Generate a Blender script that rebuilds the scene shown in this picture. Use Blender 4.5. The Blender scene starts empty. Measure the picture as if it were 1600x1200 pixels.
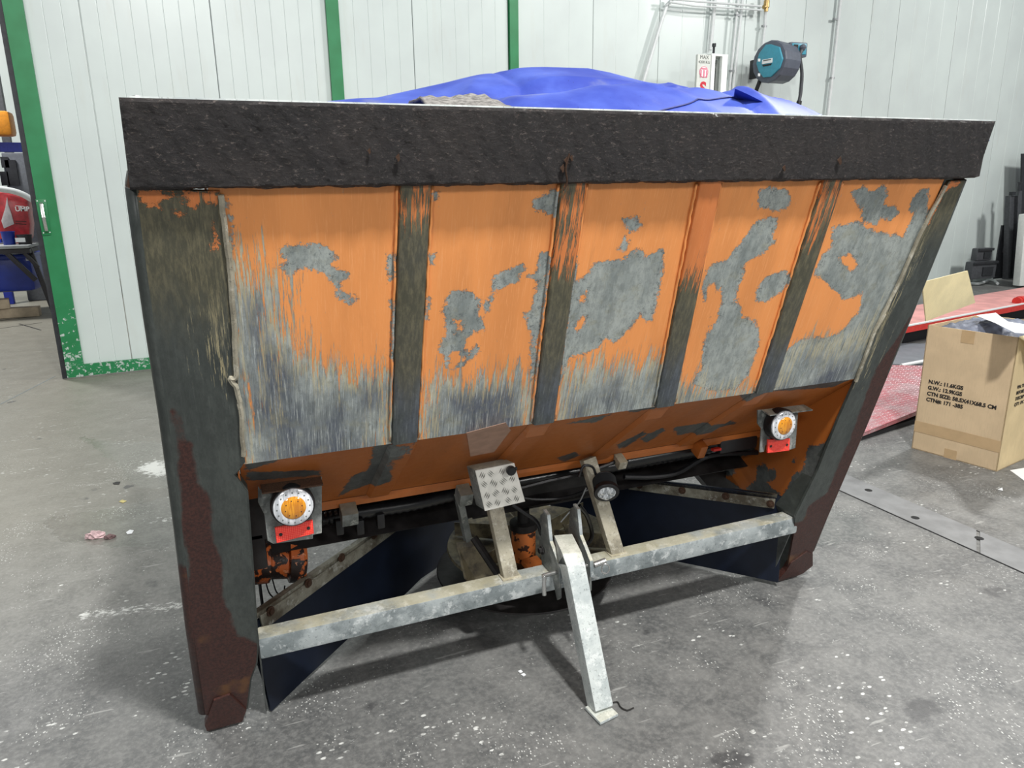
import bpy, bmesh, math, random
import numpy as np
from mathutils import Vector, Matrix
random.seed(7); rng = np.random.default_rng(7)
PI = math.pi

# ------------------------------------------------------------------ camera, world, lights
F = 1127.757
PITCH, YAW, ROLL = 0.2572917, 0.3853495, 0.0131405
CAM = np.array([-0.868804, -1.301904, 1.379232])
LEAN, ZT = 0.330596, 1.530010

def cam_axes():
    p, y, r = PITCH, YAW, ROLL
    fw = np.array([math.sin(y)*math.cos(p), math.cos(y)*math.cos(p), -math.sin(p)])
    rt = np.array([math.cos(y), -math.sin(y), 0.0]); dn = np.cross(fw, rt)
    rt2 = math.cos(r)*rt + math.sin(r)*dn; dn2 = -math.sin(r)*rt + math.cos(r)*dn
    return rt2, dn2, fw
RT, DN, FW = cam_axes()
scn = bpy.context.scene
cd = bpy.data.cameras.new('camera'); cam = bpy.data.objects.new('camera', cd)
scn.collection.objects.link(cam)
cd.sensor_fit = 'HORIZONTAL'; cd.sensor_width = 36.0; cd.lens = F/1600*36.0
cd.clip_start = 0.05; cd.clip_end = 200
cam.matrix_world = Matrix(((RT[0], -DN[0], -FW[0], CAM[0]), (RT[1], -DN[1], -FW[1], CAM[1]),
                           (RT[2], -DN[2], -FW[2], CAM[2]), (0, 0, 0, 1)))
scn.camera = cam
vs = scn.view_settings
vs.view_transform = 'Standard'; vs.look = 'None'; vs.gamma = 1.0; vs.use_curve_mapping = False
vs.exposure = 0.0

w = bpy.data.worlds.new('hall'); scn.world = w; w.use_nodes = True
w.node_tree.nodes['Background'].inputs[0].default_value = (0.93, 0.97, 1.0, 1)
w.node_tree.nodes['Background'].inputs[1].default_value = 0.31

def area(name, loc, target, sx, sy, power, col=(1, 0.99, 0.96)):
    ld = bpy.data.lights.new(name, 'AREA'); ld.shape = 'RECTANGLE'; ld.size = sx; ld.size_y = sy
    ld.energy = power; ld.color = col
    o = bpy.data.objects.new(name, ld); scn.collection.objects.link(o)
    o.location = loc
    o.rotation_euler = (Vector(target)-Vector(loc)).to_track_quat('-Z', 'Y').to_euler()
    return o
area('ceiling_or_fill_lamp', (0.0, -2.2, 5.2), (0.0, 0.3, 0.0), 0.30, 0.30, 360)
area('ceiling_or_fill_lamp', (4.9, 2.0, 5.4), (0.5, 0.6, 0.0), 0.30, 0.30, 250)
area('ceiling_or_fill_lamp', (-3.2, 2.2, 5.6), (-1.5, 2.5, 0.0), 0.5, 0.5, 35)
area('ceiling_or_fill_lamp', (9.0, 1.0, 5.2), (8.5, 4.5, 1.0), 0.6, 0.6, 260)
area('ceiling_or_fill_lamp', (3.5, -6.5, 4.6), (0.0, 0.3, 0.6), 1.4, 0.8, 170)  # soft front fill, added to brighten the front-facing parts
area('ceiling_or_fill_lamp', (-4.5, -6.0, 4.6), (-0.5, 0.3, 0.6), 1.4, 0.8, 130)  # second added fill from the camera side, also there to brighten
area('ceiling_or_fill_lamp', (-5.0, 9.0, 5.5), (-4.5, 9.5, 0.0), 1.0, 1.0, 420)

# ------------------------------------------------------------------ pixel -> point on a real plane
def ray(px, py): return RT*((px-800)/F) + DN*((py-600)/F) + FW
def on(px, py, p, n):
    d = ray(px, py); t = np.dot(np.array(p, float)-CAM, n)/np.dot(d, n); return CAM + t*d
def aX(px, py, X): return on(px, py, (X, 0, 0), (1, 0, 0))
def aY(px, py, Y): return on(px, py, (0, Y, 0), (0, 1, 0))
def aZ(px, py, Z=0.0): return on(px, py, (0, 0, Z), (0, 0, 1))
CA, SA = math.cos(LEAN), math.sin(LEAN)
PN = np.array([0, -CA, -SA])                       # panel normal, towards the viewer
def aP(px, py, off=0.0):                           # on the leaning rear plane of the hopper, off metres proud
    return on(px, py, np.array([0, 0, ZT])+PN*off, PN)
def panel(u, v, off=0.0): return np.array([u, v*SA, ZT-v*CA]) + PN*off
def uv_of(p): return float(p[0]), float((ZT-p[2])*CA + p[1]*SA)
W0 = np.array([-2.10141502, 5.22825137, 0.0]); WD = np.array([0.99653726, 0.08314736, 0.0]); WN = np.array([0.08314736, -0.99653726, 0.0])
def aW(px, py, off=0.0): return on(px, py, W0+WN*off, WN)
def wall(s, z, off=0.0): return W0 + WD*s + WN*off + np.array([0, 0, z])

# ------------------------------------------------------------------ materials
def lin(r, g=None, b=None):
    c = (r, g, b)
    return tuple(((x/255)/12.92 if x/255 <= 0.04045 else ((x/255+0.055)/1.055)**2.4) for x in c) + (1.0,)
class NT:
    def __init__(s, name):
        s.m = bpy.data.materials.new(name); s.m.use_nodes = True; s.t = s.m.node_tree
        s.b = s.t.nodes['Principled BSDF']; s.tc = s.t.nodes.new('ShaderNodeTexCoord')
    def L(s, a, b): s.t.links.new(a, b)
    def put(s, sock, v):
        if hasattr(v, 'node'): s.L(v, sock)
        else: sock.default_value = v
    def vec(s, sc=(1, 1, 1), rot=(0, 0, 0), co='Object'):
        m = s.t.nodes.new('ShaderNodeMapping'); s.L(s.tc.outputs[co], m.inputs[0])
        m.inputs['Scale'].default_value = sc; m.inputs['Rotation'].default_value = rot; return m.outputs[0]
    def noise(s, scale, detail=4, sc=(1, 1, 1), rough=0.55, dist=0, rot=(0, 0, 0), col=False):
        n = s.t.nodes.new('ShaderNodeTexNoise'); s.L(s.vec(sc, rot), n.inputs['Vector'])
        n.inputs['Scale'].default_value = scale; n.inputs['Detail'].default_value = detail
        n.inputs['Roughness'].default_value = rough; n.inputs['Distortion'].default_value = dist
        return n.outputs['Color' if col else 'Fac']
    def voro(s, scale, sc=(1, 1, 1), feat='F1', out='Distance', rnd=1.0):
        n = s.t.nodes.new('ShaderNodeTexVoronoi'); s.L(s.vec(sc), n.inputs['Vector'])
        n.inputs['Scale'].default_value = scale; n.feature = feat; n.inputs['Randomness'].default_value = rnd
        return n.outputs[out]
    def attr(s, name):
        n = s.t.nodes.new('ShaderNodeAttribute'); n.attribute_name = name; return n.outputs['Fac']
    def M(s, op, a, b=0.0, c=0.0):
        n = s.t.nodes.new('ShaderNodeMath'); n.operation = op
        s.put(n.inputs[0], a); s.put(n.inputs[1], b); s.put(n.inputs[2], c); return n.outputs[0]
    def step(s, v, lo, hi, a=0.0, b=1.0):
        n = s.t.nodes.new('ShaderNodeMapRange'); n.interpolation_type = 'SMOOTHSTEP'
        s.put(n.inputs[0], v); n.inputs[1].default_value = lo; n.inputs[2].default_value = hi
        n.inputs[3].default_value = a; n.inputs[4].default_value = b; return n.outputs[0]
    def mix(s, f, a, b):
        n = s.t.nodes.new('ShaderNodeMix'); n.data_type = 'RGBA'
        s.put(n.inputs[0], f); s.put(n.inputs[6], a); s.put(n.inputs[7], b); return n.outputs[2]
    def bump(s, h, strength=0.3, dist=0.002, prev=None):
        n = s.t.nodes.new('ShaderNodeBump'); n.inputs['Strength'].default_value = strength
        n.inputs['Distance'].default_value = dist; s.put(n.inputs['Height'], h)
        if prev is not None: s.L(prev, n.inputs['Normal'])
        s.L(n.outputs[0], s.b.inputs['Normal']); return n.outputs[0]
    def out(s, col=None, rough=0.5, metal=0.0, spec=0.5):
        if col is not None: s.put(s.b.inputs['Base Color'], col)
        s.put(s.b.inputs['Roughness'], rough); s.put(s.b.inputs['Metallic'], metal)
        s.b.inputs['Specular IOR Level'].default_value = spec
        return s.m
def plain(name, rgb, rough=0.5, metal=0.0, var=0.12, scale=30, bump=0.0, spec=0.5, bscale=None):
    n = NT(name); c = lin(*rgb); d = tuple(x*(1-var) for x in c[:3])+(1,); l = tuple(min(1, x*(1+var)) for x in c[:3])+(1,)
    f = n.noise(scale, 5); m = n.out(n.mix(n.step(f, .3, .7), d, l), rough, metal, spec)
    if bump: n.bump(n.noise(bscale or scale*4, 4), bump, 0.002)
    return m

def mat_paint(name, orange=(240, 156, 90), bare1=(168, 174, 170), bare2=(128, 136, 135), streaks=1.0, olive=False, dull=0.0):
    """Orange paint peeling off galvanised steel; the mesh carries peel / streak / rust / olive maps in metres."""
    n = NT(name)
    pk = n.attr('peel'); st = n.attr('streak'); ru = n.attr('rust'); ol = n.attr('olive')
    e1 = n.M('MULTIPLY', n.M('SUBTRACT', n.noise(30, 9, rough=.88), .5), .060)
    e2 = n.M('MULTIPLY', n.M('SUBTRACT', n.noise(110, 5, rough=.8), .5), .022)
    pe = n.M('ADD', n.M('ADD', pk, e1), e2)
    pm = n.step(pe, -.0006, .0006)
    s1 = n.noise(90, 6, sc=(1, .06, .06), rough=.8); s2 = n.noise(380, 4, sc=(1, .035, .035), rough=.75)
    sm = n.M('ADD', n.M('MULTIPLY', n.M('SUBTRACT', s1, .5), .34), n.M('MULTIPLY', n.M('SUBTRACT', s2, .5), .24))
    se = n.M('ADD', st, sm)
    sk = n.step(se, -.006, .012)
    speck = n.M('MULTIPLY', n.step(n.noise(120, 4, sc=(1, .25, .25), rough=.75), .70, .715), .7)
    bare = n.M('MAXIMUM', n.M('MAXIMUM', pm, sk), speck)
    # orange with slight chalking and runs
    oc = lin(*orange); o2 = tuple(c*.82 for c in oc[:3])+(1,); o3 = (min(1, oc[0]*1.03), oc[1]*1.22, oc[2]*1.6, 1)
    og = n.mix(n.step(n.noise(9, 5, sc=(1, .2, .2)), .35, .7), oc, o2); og = n.mix(n.M('MULTIPLY', n.step(n.noise(24, 5, sc=(1, .08, .08), rough=.7), .60, .70), .35), og, tuple(c*.62 for c in oc[:3])+(1,))
    og = n.mix(n.M('MULTIPLY', n.step(s2, .52, .68), .55), og, o3)
    # steel
    b1, b2 = lin(*bare1), lin(*bare2)
    g = n.mix(n.step(n.noise(14, 6, sc=(1, .4, .4), rough=.65), .38, .68), b1, b2)
    lo = n.step(st, -.02, .03, .18, 1.0)
    g = n.mix(n.M('MULTIPLY', n.step(st, .01, .07), n.step(n.noise(7, 4, sc=(1, .6, .6)), .38, .6)), g, lin(84, 90, 102))
    g = n.mix(n.M('MULTIPLY', n.step(s1, .5, .72), n.M('MULTIPLY', lo, .6*streaks)), g, lin(168, 176, 178))
    g = n.mix(n.M('MULTIPLY', n.step(s2, .54, .68), n.M('MULTIPLY', lo, .85*streaks)), g, lin(196, 200, 196))
    g = n.mix(n.M('MULTIPLY', n.step(s2, .47, .36), n.M('MULTIPLY', lo, .7*streaks)), g, lin(52, 57, 66))
    g = n.mix(n.M('MULTIPLY', n.step(n.noise(90, 5, rough=.7), .60, .68), .35), g, lin(62, 66, 68))
    g = n.mix(n.M('MULTIPLY', n.step(n.noise(26, 6, rough=.7), .50, .66), .4*min(1, streaks*2-.3)), g, lin(140, 138, 116)) if streaks > .5 else g
    g = n.mix(n.M('MULTIPLY', n.step(n.noise(70, 7, sc=(1, .5, .5), rough=.8), .44, .60), .4), g, lin(*[c*.78 for c in bare2]))
    # cream where the paint is thin
    cream = n.M('MULTIPLY', n.step(se, .075, .012), n.M('MULTIPLY', sk, n.step(n.noise(170, 4, sc=(1, .06, .06)), .40, .56)))
    g = n.mix(n.M('MULTIPLY', cream, .6), g, lin(206, 192, 150))
    col = n.mix(bare, og, g)
    # pale lip and dark shadow line along the torn edge of the paint
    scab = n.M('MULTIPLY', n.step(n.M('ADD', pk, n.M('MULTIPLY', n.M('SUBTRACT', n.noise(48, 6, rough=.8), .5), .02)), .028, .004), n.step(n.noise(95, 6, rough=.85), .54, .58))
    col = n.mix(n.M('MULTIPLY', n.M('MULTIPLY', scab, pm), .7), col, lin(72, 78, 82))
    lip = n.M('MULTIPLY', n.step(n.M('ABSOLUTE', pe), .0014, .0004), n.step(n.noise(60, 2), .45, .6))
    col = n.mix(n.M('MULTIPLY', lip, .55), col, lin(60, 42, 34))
    om = n.step(n.M('ADD', ol, n.M('MULTIPLY', n.M('SUBTRACT', n.noise(12, 6, sc=(1, .2, .2)), .5), .25)), -.06, .08)
    olc = n.mix(n.step(n.noise(120, 6, sc=(1, .25, .25), rough=.75), .40, .66), lin(76, 74, 60), lin(108, 102, 80))
    col = n.mix(n.M('MULTIPLY', n.M('MULTIPLY', om, bare), .85), col, olc)
    rm = n.step(n.M('ADD', ru, n.M('MULTIPLY', n.M('SUBTRACT', n.noise(14, 6, sc=(1, 1, .5), rough=.6), .5), .05)), -.004, .006)
    rc = n.mix(n.step(n.noise(160, 5, rough=.7), .35, .65), lin(48, 30, 28), lin(74, 44, 38))
    rc = n.mix(n.step(n.noise(7, 3), .62, .72), rc, lin(98, 66, 40))
    col = n.mix(rm, col, rc)
    rough = n.mix(bare, (.42, .42, .42, 1), (.55, .55, .55, 1))
    n.out(col, .46, 0.0, .45)
    n.put(n.b.inputs['Roughness'], n.M('ADD', n.M('MULTIPLY', bare, .1), n.M('MULTIPLY', n.noise(50, 3), .3, ), 0))
    n.b.inputs['Roughness'].links and None
    rr = n.M('ADD', n.M('MULTIPLY', n.noise(50, 3), .25), .30)
    n.put(n.b.inputs['Roughness'], rr)
    h = n.M('SUBTRACT', n.M('MULTIPLY', n.noise(220, 4, sc=(1, 1, .2)), .35), bare)
    n.bump(h, .55, .0012)
    return n.m

M = {}
M['panel'] = mat_paint('orange_paint_on_steel')
M['under'] = mat_paint('orange_paint_shaded', orange=(170, 96, 40), bare1=(92, 96, 94), bare2=(60, 62, 62), streaks=.3)  # same orange paint darkened: the underside's shade is put into the colour
M['frame'] = mat_paint('worn_post_steel', orange=(214, 128, 72), bare1=(72, 77, 74), bare2=(57, 62, 60), streaks=.22)
def mat_rim():
    n = NT('pitted_dark_rim')
    a = n.noise(75, 9, rough=.8, dist=.3); b = n.noise(6, 5, rough=.6); c = n.noise(150, 7, sc=(.6, 1, 1.3), rough=.85, dist=.4)
    col = n.mix(n.step(b, .35, .68), lin(32, 28, 30), lin(46, 40, 39))
    col = n.mix(n.M('MULTIPLY', n.step(a, .56, .64), .7), col, lin(36, 30, 32))
    col = n.mix(n.M('MULTIPLY', n.step(c, .565, .60), .85), col, lin(116, 106, 100))
    col = n.mix(n.step(n.noise(26, 6, rough=.7), .715, .735), col, lin(134, 86, 54))
    n.out(col, .5, 0, .5)
    rr = n.M('ADD', n.M('MULTIPLY', c, .4), .28); n.put(n.b.inputs['Roughness'], rr)
    p = n.bump(a, 1.0, .007); n.bump(c, .8, .003, p)
    return n.m
M['rim'] = mat_rim()
def mat_galv(name, base=(166, 173, 174), dark=(118, 126, 128), light=(206, 210, 210), yellow=0.0, metal=.15, rough=.45):
    n = NT(name)
    col = n.mix(n.step(n.noise(11, 6, rough=.65), .38, .62), lin(*base), lin(*dark))
    col = n.mix(n.M('MULTIPLY', n.step(n.noise(28, 6, rough=.7), .52, .64), .75), col, lin(*light))
    col = n.mix(n.M('MULTIPLY', n.step(n.noise(150, 4, rough=.7), .58, .66), .5), col, lin(70, 74, 74))
    if yellow:
        # salt and dust lie on faces that look up
        g = n.t.nodes.new('ShaderNodeNewGeometry'); s = n.t.nodes.new('ShaderNodeSeparateXYZ'); n.L(g.outputs['Normal'], s.inputs[0])
        up = n.step(s.outputs[2], .5, .8)
        dust = n.M('MULTIPLY', up, n.step(n.noise(8, 5), .36, .56, .25, 1.0))
        col = n.mix(n.M('MULTIPLY', dust, yellow), col, lin(196, 186, 150))
    n.out(col, rough, metal); n.bump(n.noise(120, 5), .25, .0015); return n.m
M['galv'] = mat_galv('galvanised_steel', yellow=.55)
M['galv_dark'] = mat_galv('dull_galvanised_steel', (136, 140, 138), (92, 96, 94), (172, 174, 168), .3, metal=.15)
M['galv_dusty'] = mat_galv('dusty_galvanised_post', (176, 170, 152), (142, 136, 120), (202, 198, 184), .3, metal=.15, rough=.6)
M['galv_clean'] = mat_galv('clean_galvanised_leg', (206, 212, 210), (176, 184, 184), (226, 230, 228), .35, metal=.05)
M['strip'] = mat_galv('stained_clamp_strip', (152, 150, 136), (96, 88, 74), (190, 190, 182), 0, metal=.2, rough=.6)
M['rustbolt'] = plain('rusty_bolt', (74, 52, 38), .7, .2, .4, 300, .3)
M['rubber'] = plain('navy_rubber_sheet', (18, 26, 42), .42, 0, .2, 12, .05, .4)
M['black'] = plain('black_plastic', (24, 24, 27), .45, 0, .2, 60)
M['blackgloss'] = plain('black_gloss_sleeve', (18, 18, 20), .28, 0, .2, 60)
M['dark'] = plain('dark_oily_steel', (40, 38, 38), .5, .2, .4, 25, .3)
M['chrome'] = plain('bright_steel_pin', (190, 190, 188), .25, .8, .1, 60)
M['alu'] = plain('checker_aluminium', (232, 230, 222), .32, .1, .08, 40, .1)
M['red_reflex'] = None
def mat_reflex():
    n = NT('red_reflector'); v = n.voro(230, rnd=.0)
    n.out(n.mix(n.step(v, .25, .6), lin(255, 92, 72), lin(240, 36, 34)), .18, 0, .8)
    n.bump(v, .6, .002); return n.m
M['red_reflex'] = mat_reflex()
def mat_lens(name, c1, c2):
    n = NT(name); v = n.noise(160, 3, sc=(1, 1, .12)); n.out(n.mix(n.step(v, .4, .62), lin(*c1), lin(*c2)), .12, 0, .8)
    n.b.inputs['Coat Weight'].default_value = .6; n.bump(v, .4, .001); return n.m
M['amber'] = mat_lens('amber_lens', (222, 150, 30), (190, 118, 22))
M['clear'] = mat_lens('clear_ring_lens', (226, 228, 232), (176, 180, 186))
M['lampglass'] = mat_lens('work_light_lens', (232, 236, 240), (150, 156, 160))
def mat_blob():
    n = NT('peeling_orange_motor'); a = n.noise(24, 5, rough=.6, dist=.5)
    col = n.mix(n.step(a, .46, .49), lin(206, 106, 50), lin(44, 34, 32))
    col = n.mix(n.step(n.noise(70, 3), .62, .66), col, lin(220, 150, 110))
    n.out(col, .4, 0, .5); n.bump(a, .8, .006); return n.m
M['blob'] = mat_blob()
def mat_motor2():
    n = NT('chipped_orange_motor'); a = n.noise(30, 5, rough=.6)
    n.out(n.mix(n.step(a, .56, .58), lin(222, 128, 66), lin(70, 44, 34)), .45); n.bump(a, .6, .004); return n.m
M['motor'] = mat_motor2()
def mat_disc():
    n = NT('caked_spinner_disc'); a = n.noise(20, 6, rough=.65)
    n.out(n.mix(n.step(a, .38, .64), lin(116, 108, 84), lin(62, 57, 48)), .6, .1); n.bump(a, .4, .003); return n.m
M['disc'] = mat_disc()

def mat_floor():
    n = NT('workshop_concrete')
    a = n.noise(.9, 6, rough=.6); b = n.noise(7, 8, rough=.68); c = n.noise(60, 6, rough=.7)
    col = n.mix(n.step(b, .32, .68), lin(86, 87, 87), lin(120, 120, 118))
    col = n.mix(n.M('MULTIPLY', n.step(a, .42, .66), .5), col, lin(78, 79, 80))
    col = n.mix(n.M('MULTIPLY', n.step(c, .40, .66), .4), col, lin(146, 146, 143))
    # faint beige film on the far left
    be = n.attr('beige'); col = n.mix(n.M('MULTIPLY', be, .55), col, lin(142, 137, 120))
    # dark oil spots
    d = n.voro(3.1); d2 = n.noise(15, 4)
    sp = n.M('MULTIPLY', n.step(n.M('ADD', d, n.M('MULTIPLY', n.M('SUBTRACT', d2, .5), .35)), .075, .045), n.step(n.noise(.8, 2), .46, .56))
    col = n.mix(n.M('MULTIPLY', sp, .8), col, lin(62, 62, 63))
    st = n.step(n.M('ADD', n.attr('stain'), n.M('MULTIPLY', n.M('SUBTRACT', n.noise(22, 6, rough=.7), .5), .09)), -.01, .02)
    col = n.mix(n.M('MULTIPLY', st, .72), col, lin(58, 58, 60))
    # long scratches
    sc = n.step(n.noise(40, 3, sc=(.12, 1, 1), rot=(0, 0, .5), rough=.6), .66, .70)
    col = n.mix(n.M('MULTIPLY', sc, .35), col, lin(196, 196, 192))
    # white paint flecks, in drifts
    f1 = n.voro(26, sc=(1, 1.7, 1)); dr = n.noise(2.2, 6, rough=.75)
    f2 = n.voro(75, sc=(1.5, 1, 1))
    k1 = n.M('MULTIPLY', n.step(n.M('ADD', f1, n.M('MULTIPLY', n.noise(60, 5, rough=.8), .5)), .47, .41), n.step(dr, .53, .60))
    k2 = n.M('MULTIPLY', n.step(n.M('ADD', f2, n.M('MULTIPLY', n.noise(90, 4, rough=.8), .5)), .50, .44), n.M('MULTIPLY', n.step(n.noise(3.0, 7, rough=.8), .50, .60), .75))
    k3 = n.step(n.M('ADD', f1, n.M('MULTIPLY', n.noise(90, 2), .2)), .16, .13)
    k = n.M('MAXIMUM', n.M('MAXIMUM', k1, k2), k3)
    glare = n.step(n.M('ADD', n.attr('salt'), n.M('MULTIPLY', n.M('SUBTRACT', n.noise(45, 6, sc=(.7, 1, 1), rough=.75), .56), .30)), -.01, .03)  # reflections on the floor, painted in as white colour
    col = n.mix(n.M('MAXIMUM', n.M('MULTIPLY', k, n.M('MULTIPLY', n.attr('fleck'), .85)), n.M('MULTIPLY', glare, .7)), col, lin(225, 226, 222))
    n.out(col, .5, 0, .5)
    wet = n.step(n.M('ADD', n.attr('wet'), n.M('MULTIPLY', n.M('SUBTRACT', n.noise(9, 5), .5), .12)), -.01, .03)
    r = n.M('ADD', n.M('MULTIPLY', n.noise(5, 6, rough=.6), .38), .30)
    r = n.M('MULTIPLY', r, n.M('SUBTRACT', 1.0, n.M('MULTIPLY', wet, .7)))
    n.put(n.b.inputs['Roughness'], r)
    p = n.bump(b, .18, .01); n.bump(n.M('ADD', c, n.M('MULTIPLY', k, .6)), .32, .0025, p)
    return n.m
M['floor'] = mat_floor()
def mat_wall():
    n = NT('white_ribbed_panel')
    col = n.mix(n.step(n.noise(1.4, 5), .35, .68), lin(204, 214, 211), lin(197, 206, 204))
    col = n.mix(n.M('MULTIPLY', n.step(n.noise(40, 5, rough=.7), .68, .72), .35), col, lin(150, 150, 146))
    col = n.mix(n.M('MULTIPLY', n.step(n.noise(6, 5, sc=(1, 1, .2)), .58, .72), .2), col, lin(188, 188, 178))
    n.out(col, .34, 0, .5); n.bump(n.noise(3, 3, sc=(1, 1, .15)), .12, .02); return n.m
M['wall'] = mat_wall()
M['seam'] = plain('panel_seam', (120, 126, 126), .7)
def mat_green():
    n = NT('chipped_green_paint')
    a = n.noise(34, 5, rough=.7); h = n.attr('chip')
    m = n.step(n.M('ADD', n.M('MULTIPLY', h, .19), a), .745, .76)
    col = n.mix(n.step(n.noise(5, 3), .3, .7), lin(24, 116, 66), lin(34, 128, 78))
    n.out(n.mix(m, col, lin(178, 190, 184)), .45); n.bump(m, -.3, .002); return n.m
M['green'] = mat_green()
M['conduit'] = plain('pale_conduit', (214, 218, 218), .4, 0, .05)
M['cable'] = plain('grey_cable', (150, 154, 156), .5)
M['brass'] = plain('brass_valve', (186, 158, 104), .35, .6)
M['teal'] = plain('teal_plastic', (64, 146, 168), .4, 0, .06)
M['reelgrey'] = plain('slate_grey_plastic', (86, 92, 104), .45, 0, .08)
M['label'] = plain('white_label', (232, 234, 234), .5, 0, .03)
M['ink'] = plain('black_print', (34, 32, 30), .7)
M['greyink'] = plain('grey_print', (92, 96, 92), .7)
M['redink'] = plain('red_print', (196, 40, 56), .6)
M['pinkink'] = plain('pink_print', (216, 112, 140), .6)
M['signwhite'] = plain('lift_post_white', (226, 230, 226), .45, 0, .04)
M['signgrey'] = plain('sign_grey_face', (206, 210, 204), .5, 0, .04)
def mat_card(name, c):
    n = NT(name); a = n.noise(7, 4); b = n.noise(220, 3, sc=(1, 1, .1))
    col = n.mix(n.step(a, .35, .65), lin(*c), lin(*[x*.95 for x in c])); col = n.mix(n.M('MULTIPLY', n.step(b, .5, .65), .2), col, lin(*[x*.86 for x in c]))
    n.out(col, .8, 0, .2); n.bump(n.noise(5, 4), .15, .02); return n.m
M['card'] = mat_card('brown_cardboard', (212, 188, 154))
M['cardin'] = mat_card('pale_cardboard_flap', (242, 226, 180))
M['tape'] = plain('brown_packing_tape', (190, 162, 124), .35, 0, .05, 20, 0, .6)
M['cardside'] = mat_card('light_cardboard', (218, 196, 154))
M['bag'] = plain('dark_plastic_bag', (98, 104, 120), .5, 0, .25, 12, .9, .35, 30)
M['paper'] = plain('white_paper', (232, 234, 236), .7, 0, .03)
M['rag'] = plain('grimy_pink_rag', (196, 168, 170), .9, 0, .3, 60, .5)
M['leaf'] = plain('dry_leaf', (188, 176, 118), .8)
def mat_tread():
    n = NT('red_tread_plate'); a = n.noise(8, 5, rough=.65)
    col = n.mix(n.step(a, .36, .66), lin(178, 100, 108), lin(172, 140, 144)); col = n.mix(n.M('MULTIPLY', n.step(n.noise(70, 4), .6, .66), .6), col, lin(206, 200, 200))
    n.out(col, .4, .1); return n.m
M['tread'] = mat_tread()
M['pinkdeck'] = plain('worn_red_deck', (206, 146, 142), .5, 0, .15, 6)
M['red'] = plain('red_enamel', (196, 44, 36), .35, 0, .1)
M['undershade'] = plain('undershade_black', (28, 28, 32), .7)  # near-black that paints the shade beneath deck and ramp
M['slate'] = plain('grey_deck_plate', (112, 116, 122), .6, 0, .1, 8)
M['steelgrey'] = plain('dark_grey_casting', (74, 76, 80), .5, .2, .15)
M['steelblack'] = plain('blackened_steel', (44, 46, 50), .5, .2, .2)
M['plate'] = plain('worn_floor_plate', (124, 125, 126), .55, .0, .16, 9, .12)
M['gap'] = plain('dirty_joint', (26, 26, 27), .9)
M['bluedrum'] = plain('blue_plastic_drum', (24, 48, 140), .35, 0, .12, 8)
M['bluebeam'] = plain('blue_rack_beam', (44, 62, 178), .4)
M['orangebeam'] = plain('orange_beam', (226, 146, 36), .45)
M['redsack'] = plain('red_foil_sack', (178, 44, 52), .3, 0, .25, 14, .5, .6, 26)
M['whitesack'] = plain('white_foil_strip', (206, 200, 200), .35, 0, .1)
M['wood'] = plain('pallet_wood', (172, 156, 134), .8, 0, .15, 12, .3)
M['rackblack'] = plain('black_steel_trestle', (48, 46, 50), .5, .2)
M['machine'] = plain('grey_machine_panel', (104, 108, 114), .4, .2)
def mat_tarp():
    n = NT('blue_pvc_tarpaulin'); a = n.noise(5, 5, rough=.6)
    col = n.mix(n.step(a, .35, .7), lin(48, 64, 150), lin(72, 92, 176)); col = n.mix(n.M('MULTIPLY', n.step(n.noise(120, 4), .70, .73), .8), col, lin(30, 34, 60))
    col = n.mix(n.M('MULTIPLY', n.step(n.noise(9, 5), .6, .75), .4), col, lin(120, 124, 140))
    n.out(col, .5, 0, .22); n.bump(n.noise(5, 3), .15, .02); return n.m
M['tarp'] = mat_tarp()
def mat_cloth():
    n = NT('grey_knitted_cloth'); a = n.noise(180, 3, sc=(.4, 1, 1.5))
    n.out(n.mix(n.step(a, .35, .65), lin(96, 94, 92), lin(136, 133, 130)), .9, 0, .1); n.bump(a, .6, .003); return n.m
M['cloth'] = mat_cloth()

# ------------------------------------------------------------------ mesh helpers
WP = {}
COL = scn.collection
def lnk(o, origin, parent=None):
    COL.objects.link(o); WP[o.name] = np.array(origin, float)
    if parent is not None:
        o.parent = parent; o.location = Vector(WP[o.name]-WP[parent.name])
    else: o.location = Vector(origin)
    return o
def meta(o, label=None, cat=None, group=None, kind=None):
    if label: o['label'] = label
    if cat: o['category'] = cat
    if group: o['group'] = group
    if kind: o['kind'] = kind
    return o
def thing(name, loc, label, cat, group=None):
    o = bpy.data.objects.new(name, None); o.empty_display_size = .05
    lnk(o, loc); return meta(o, label, cat, group)
def mk(name, verts, faces, mat, parent=None, smooth=False, bevel=0.0, attrs=None, origin=None, auto=False):
    v = np.array([list(x) for x in verts], float)
    if attrs is None and mat in ('panel', 'under', 'frame'): attrs = {k: np.full(len(v), -.3) for k in ('peel', 'streak', 'rust', 'olive')}
    if origin is None: origin = np.array([(v[:, 0].min()+v[:, 0].max())/2, (v[:, 1].min()+v[:, 1].max())/2, v[:, 2].min()])
    me = bpy.data.meshes.new(name); me.from_pydata((v-origin).tolist(), [], [list(map(int, f)) for f in faces])
    if attrs:
        for k, a in attrs.items():
            at = me.attributes.new(k, 'FLOAT', 'POINT'); at.data.foreach_set('value', np.asarray(a, np.float32))
    bm = bmesh.new(); bm.from_mesh(me)
    bmesh.ops.recalc_face_normals(bm, faces=bm.faces)
    if bevel: bmesh.ops.bevel(bm, geom=list(bm.edges), offset=bevel, segments=2, affect='EDGES', profile=.6, clamp_overlap=True)
    bm.to_mesh(me); bm.free()
    if smooth:
        me.polygons.foreach_set('use_smooth', [True]*len(me.polygons))
        if auto or bevel: me.set_sharp_from_angle(angle=math.radians(38))
    me.materials.append(M[mat] if isinstance(mat, str) else mat)
    return lnk(bpy.data.objects.new(name, me), origin, parent)
BF = [(0, 1, 2, 3), (4, 7, 6, 5), (0, 4, 5, 1), (1, 5, 6, 2), (2, 6, 7, 3), (3, 7, 4, 0)]
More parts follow.
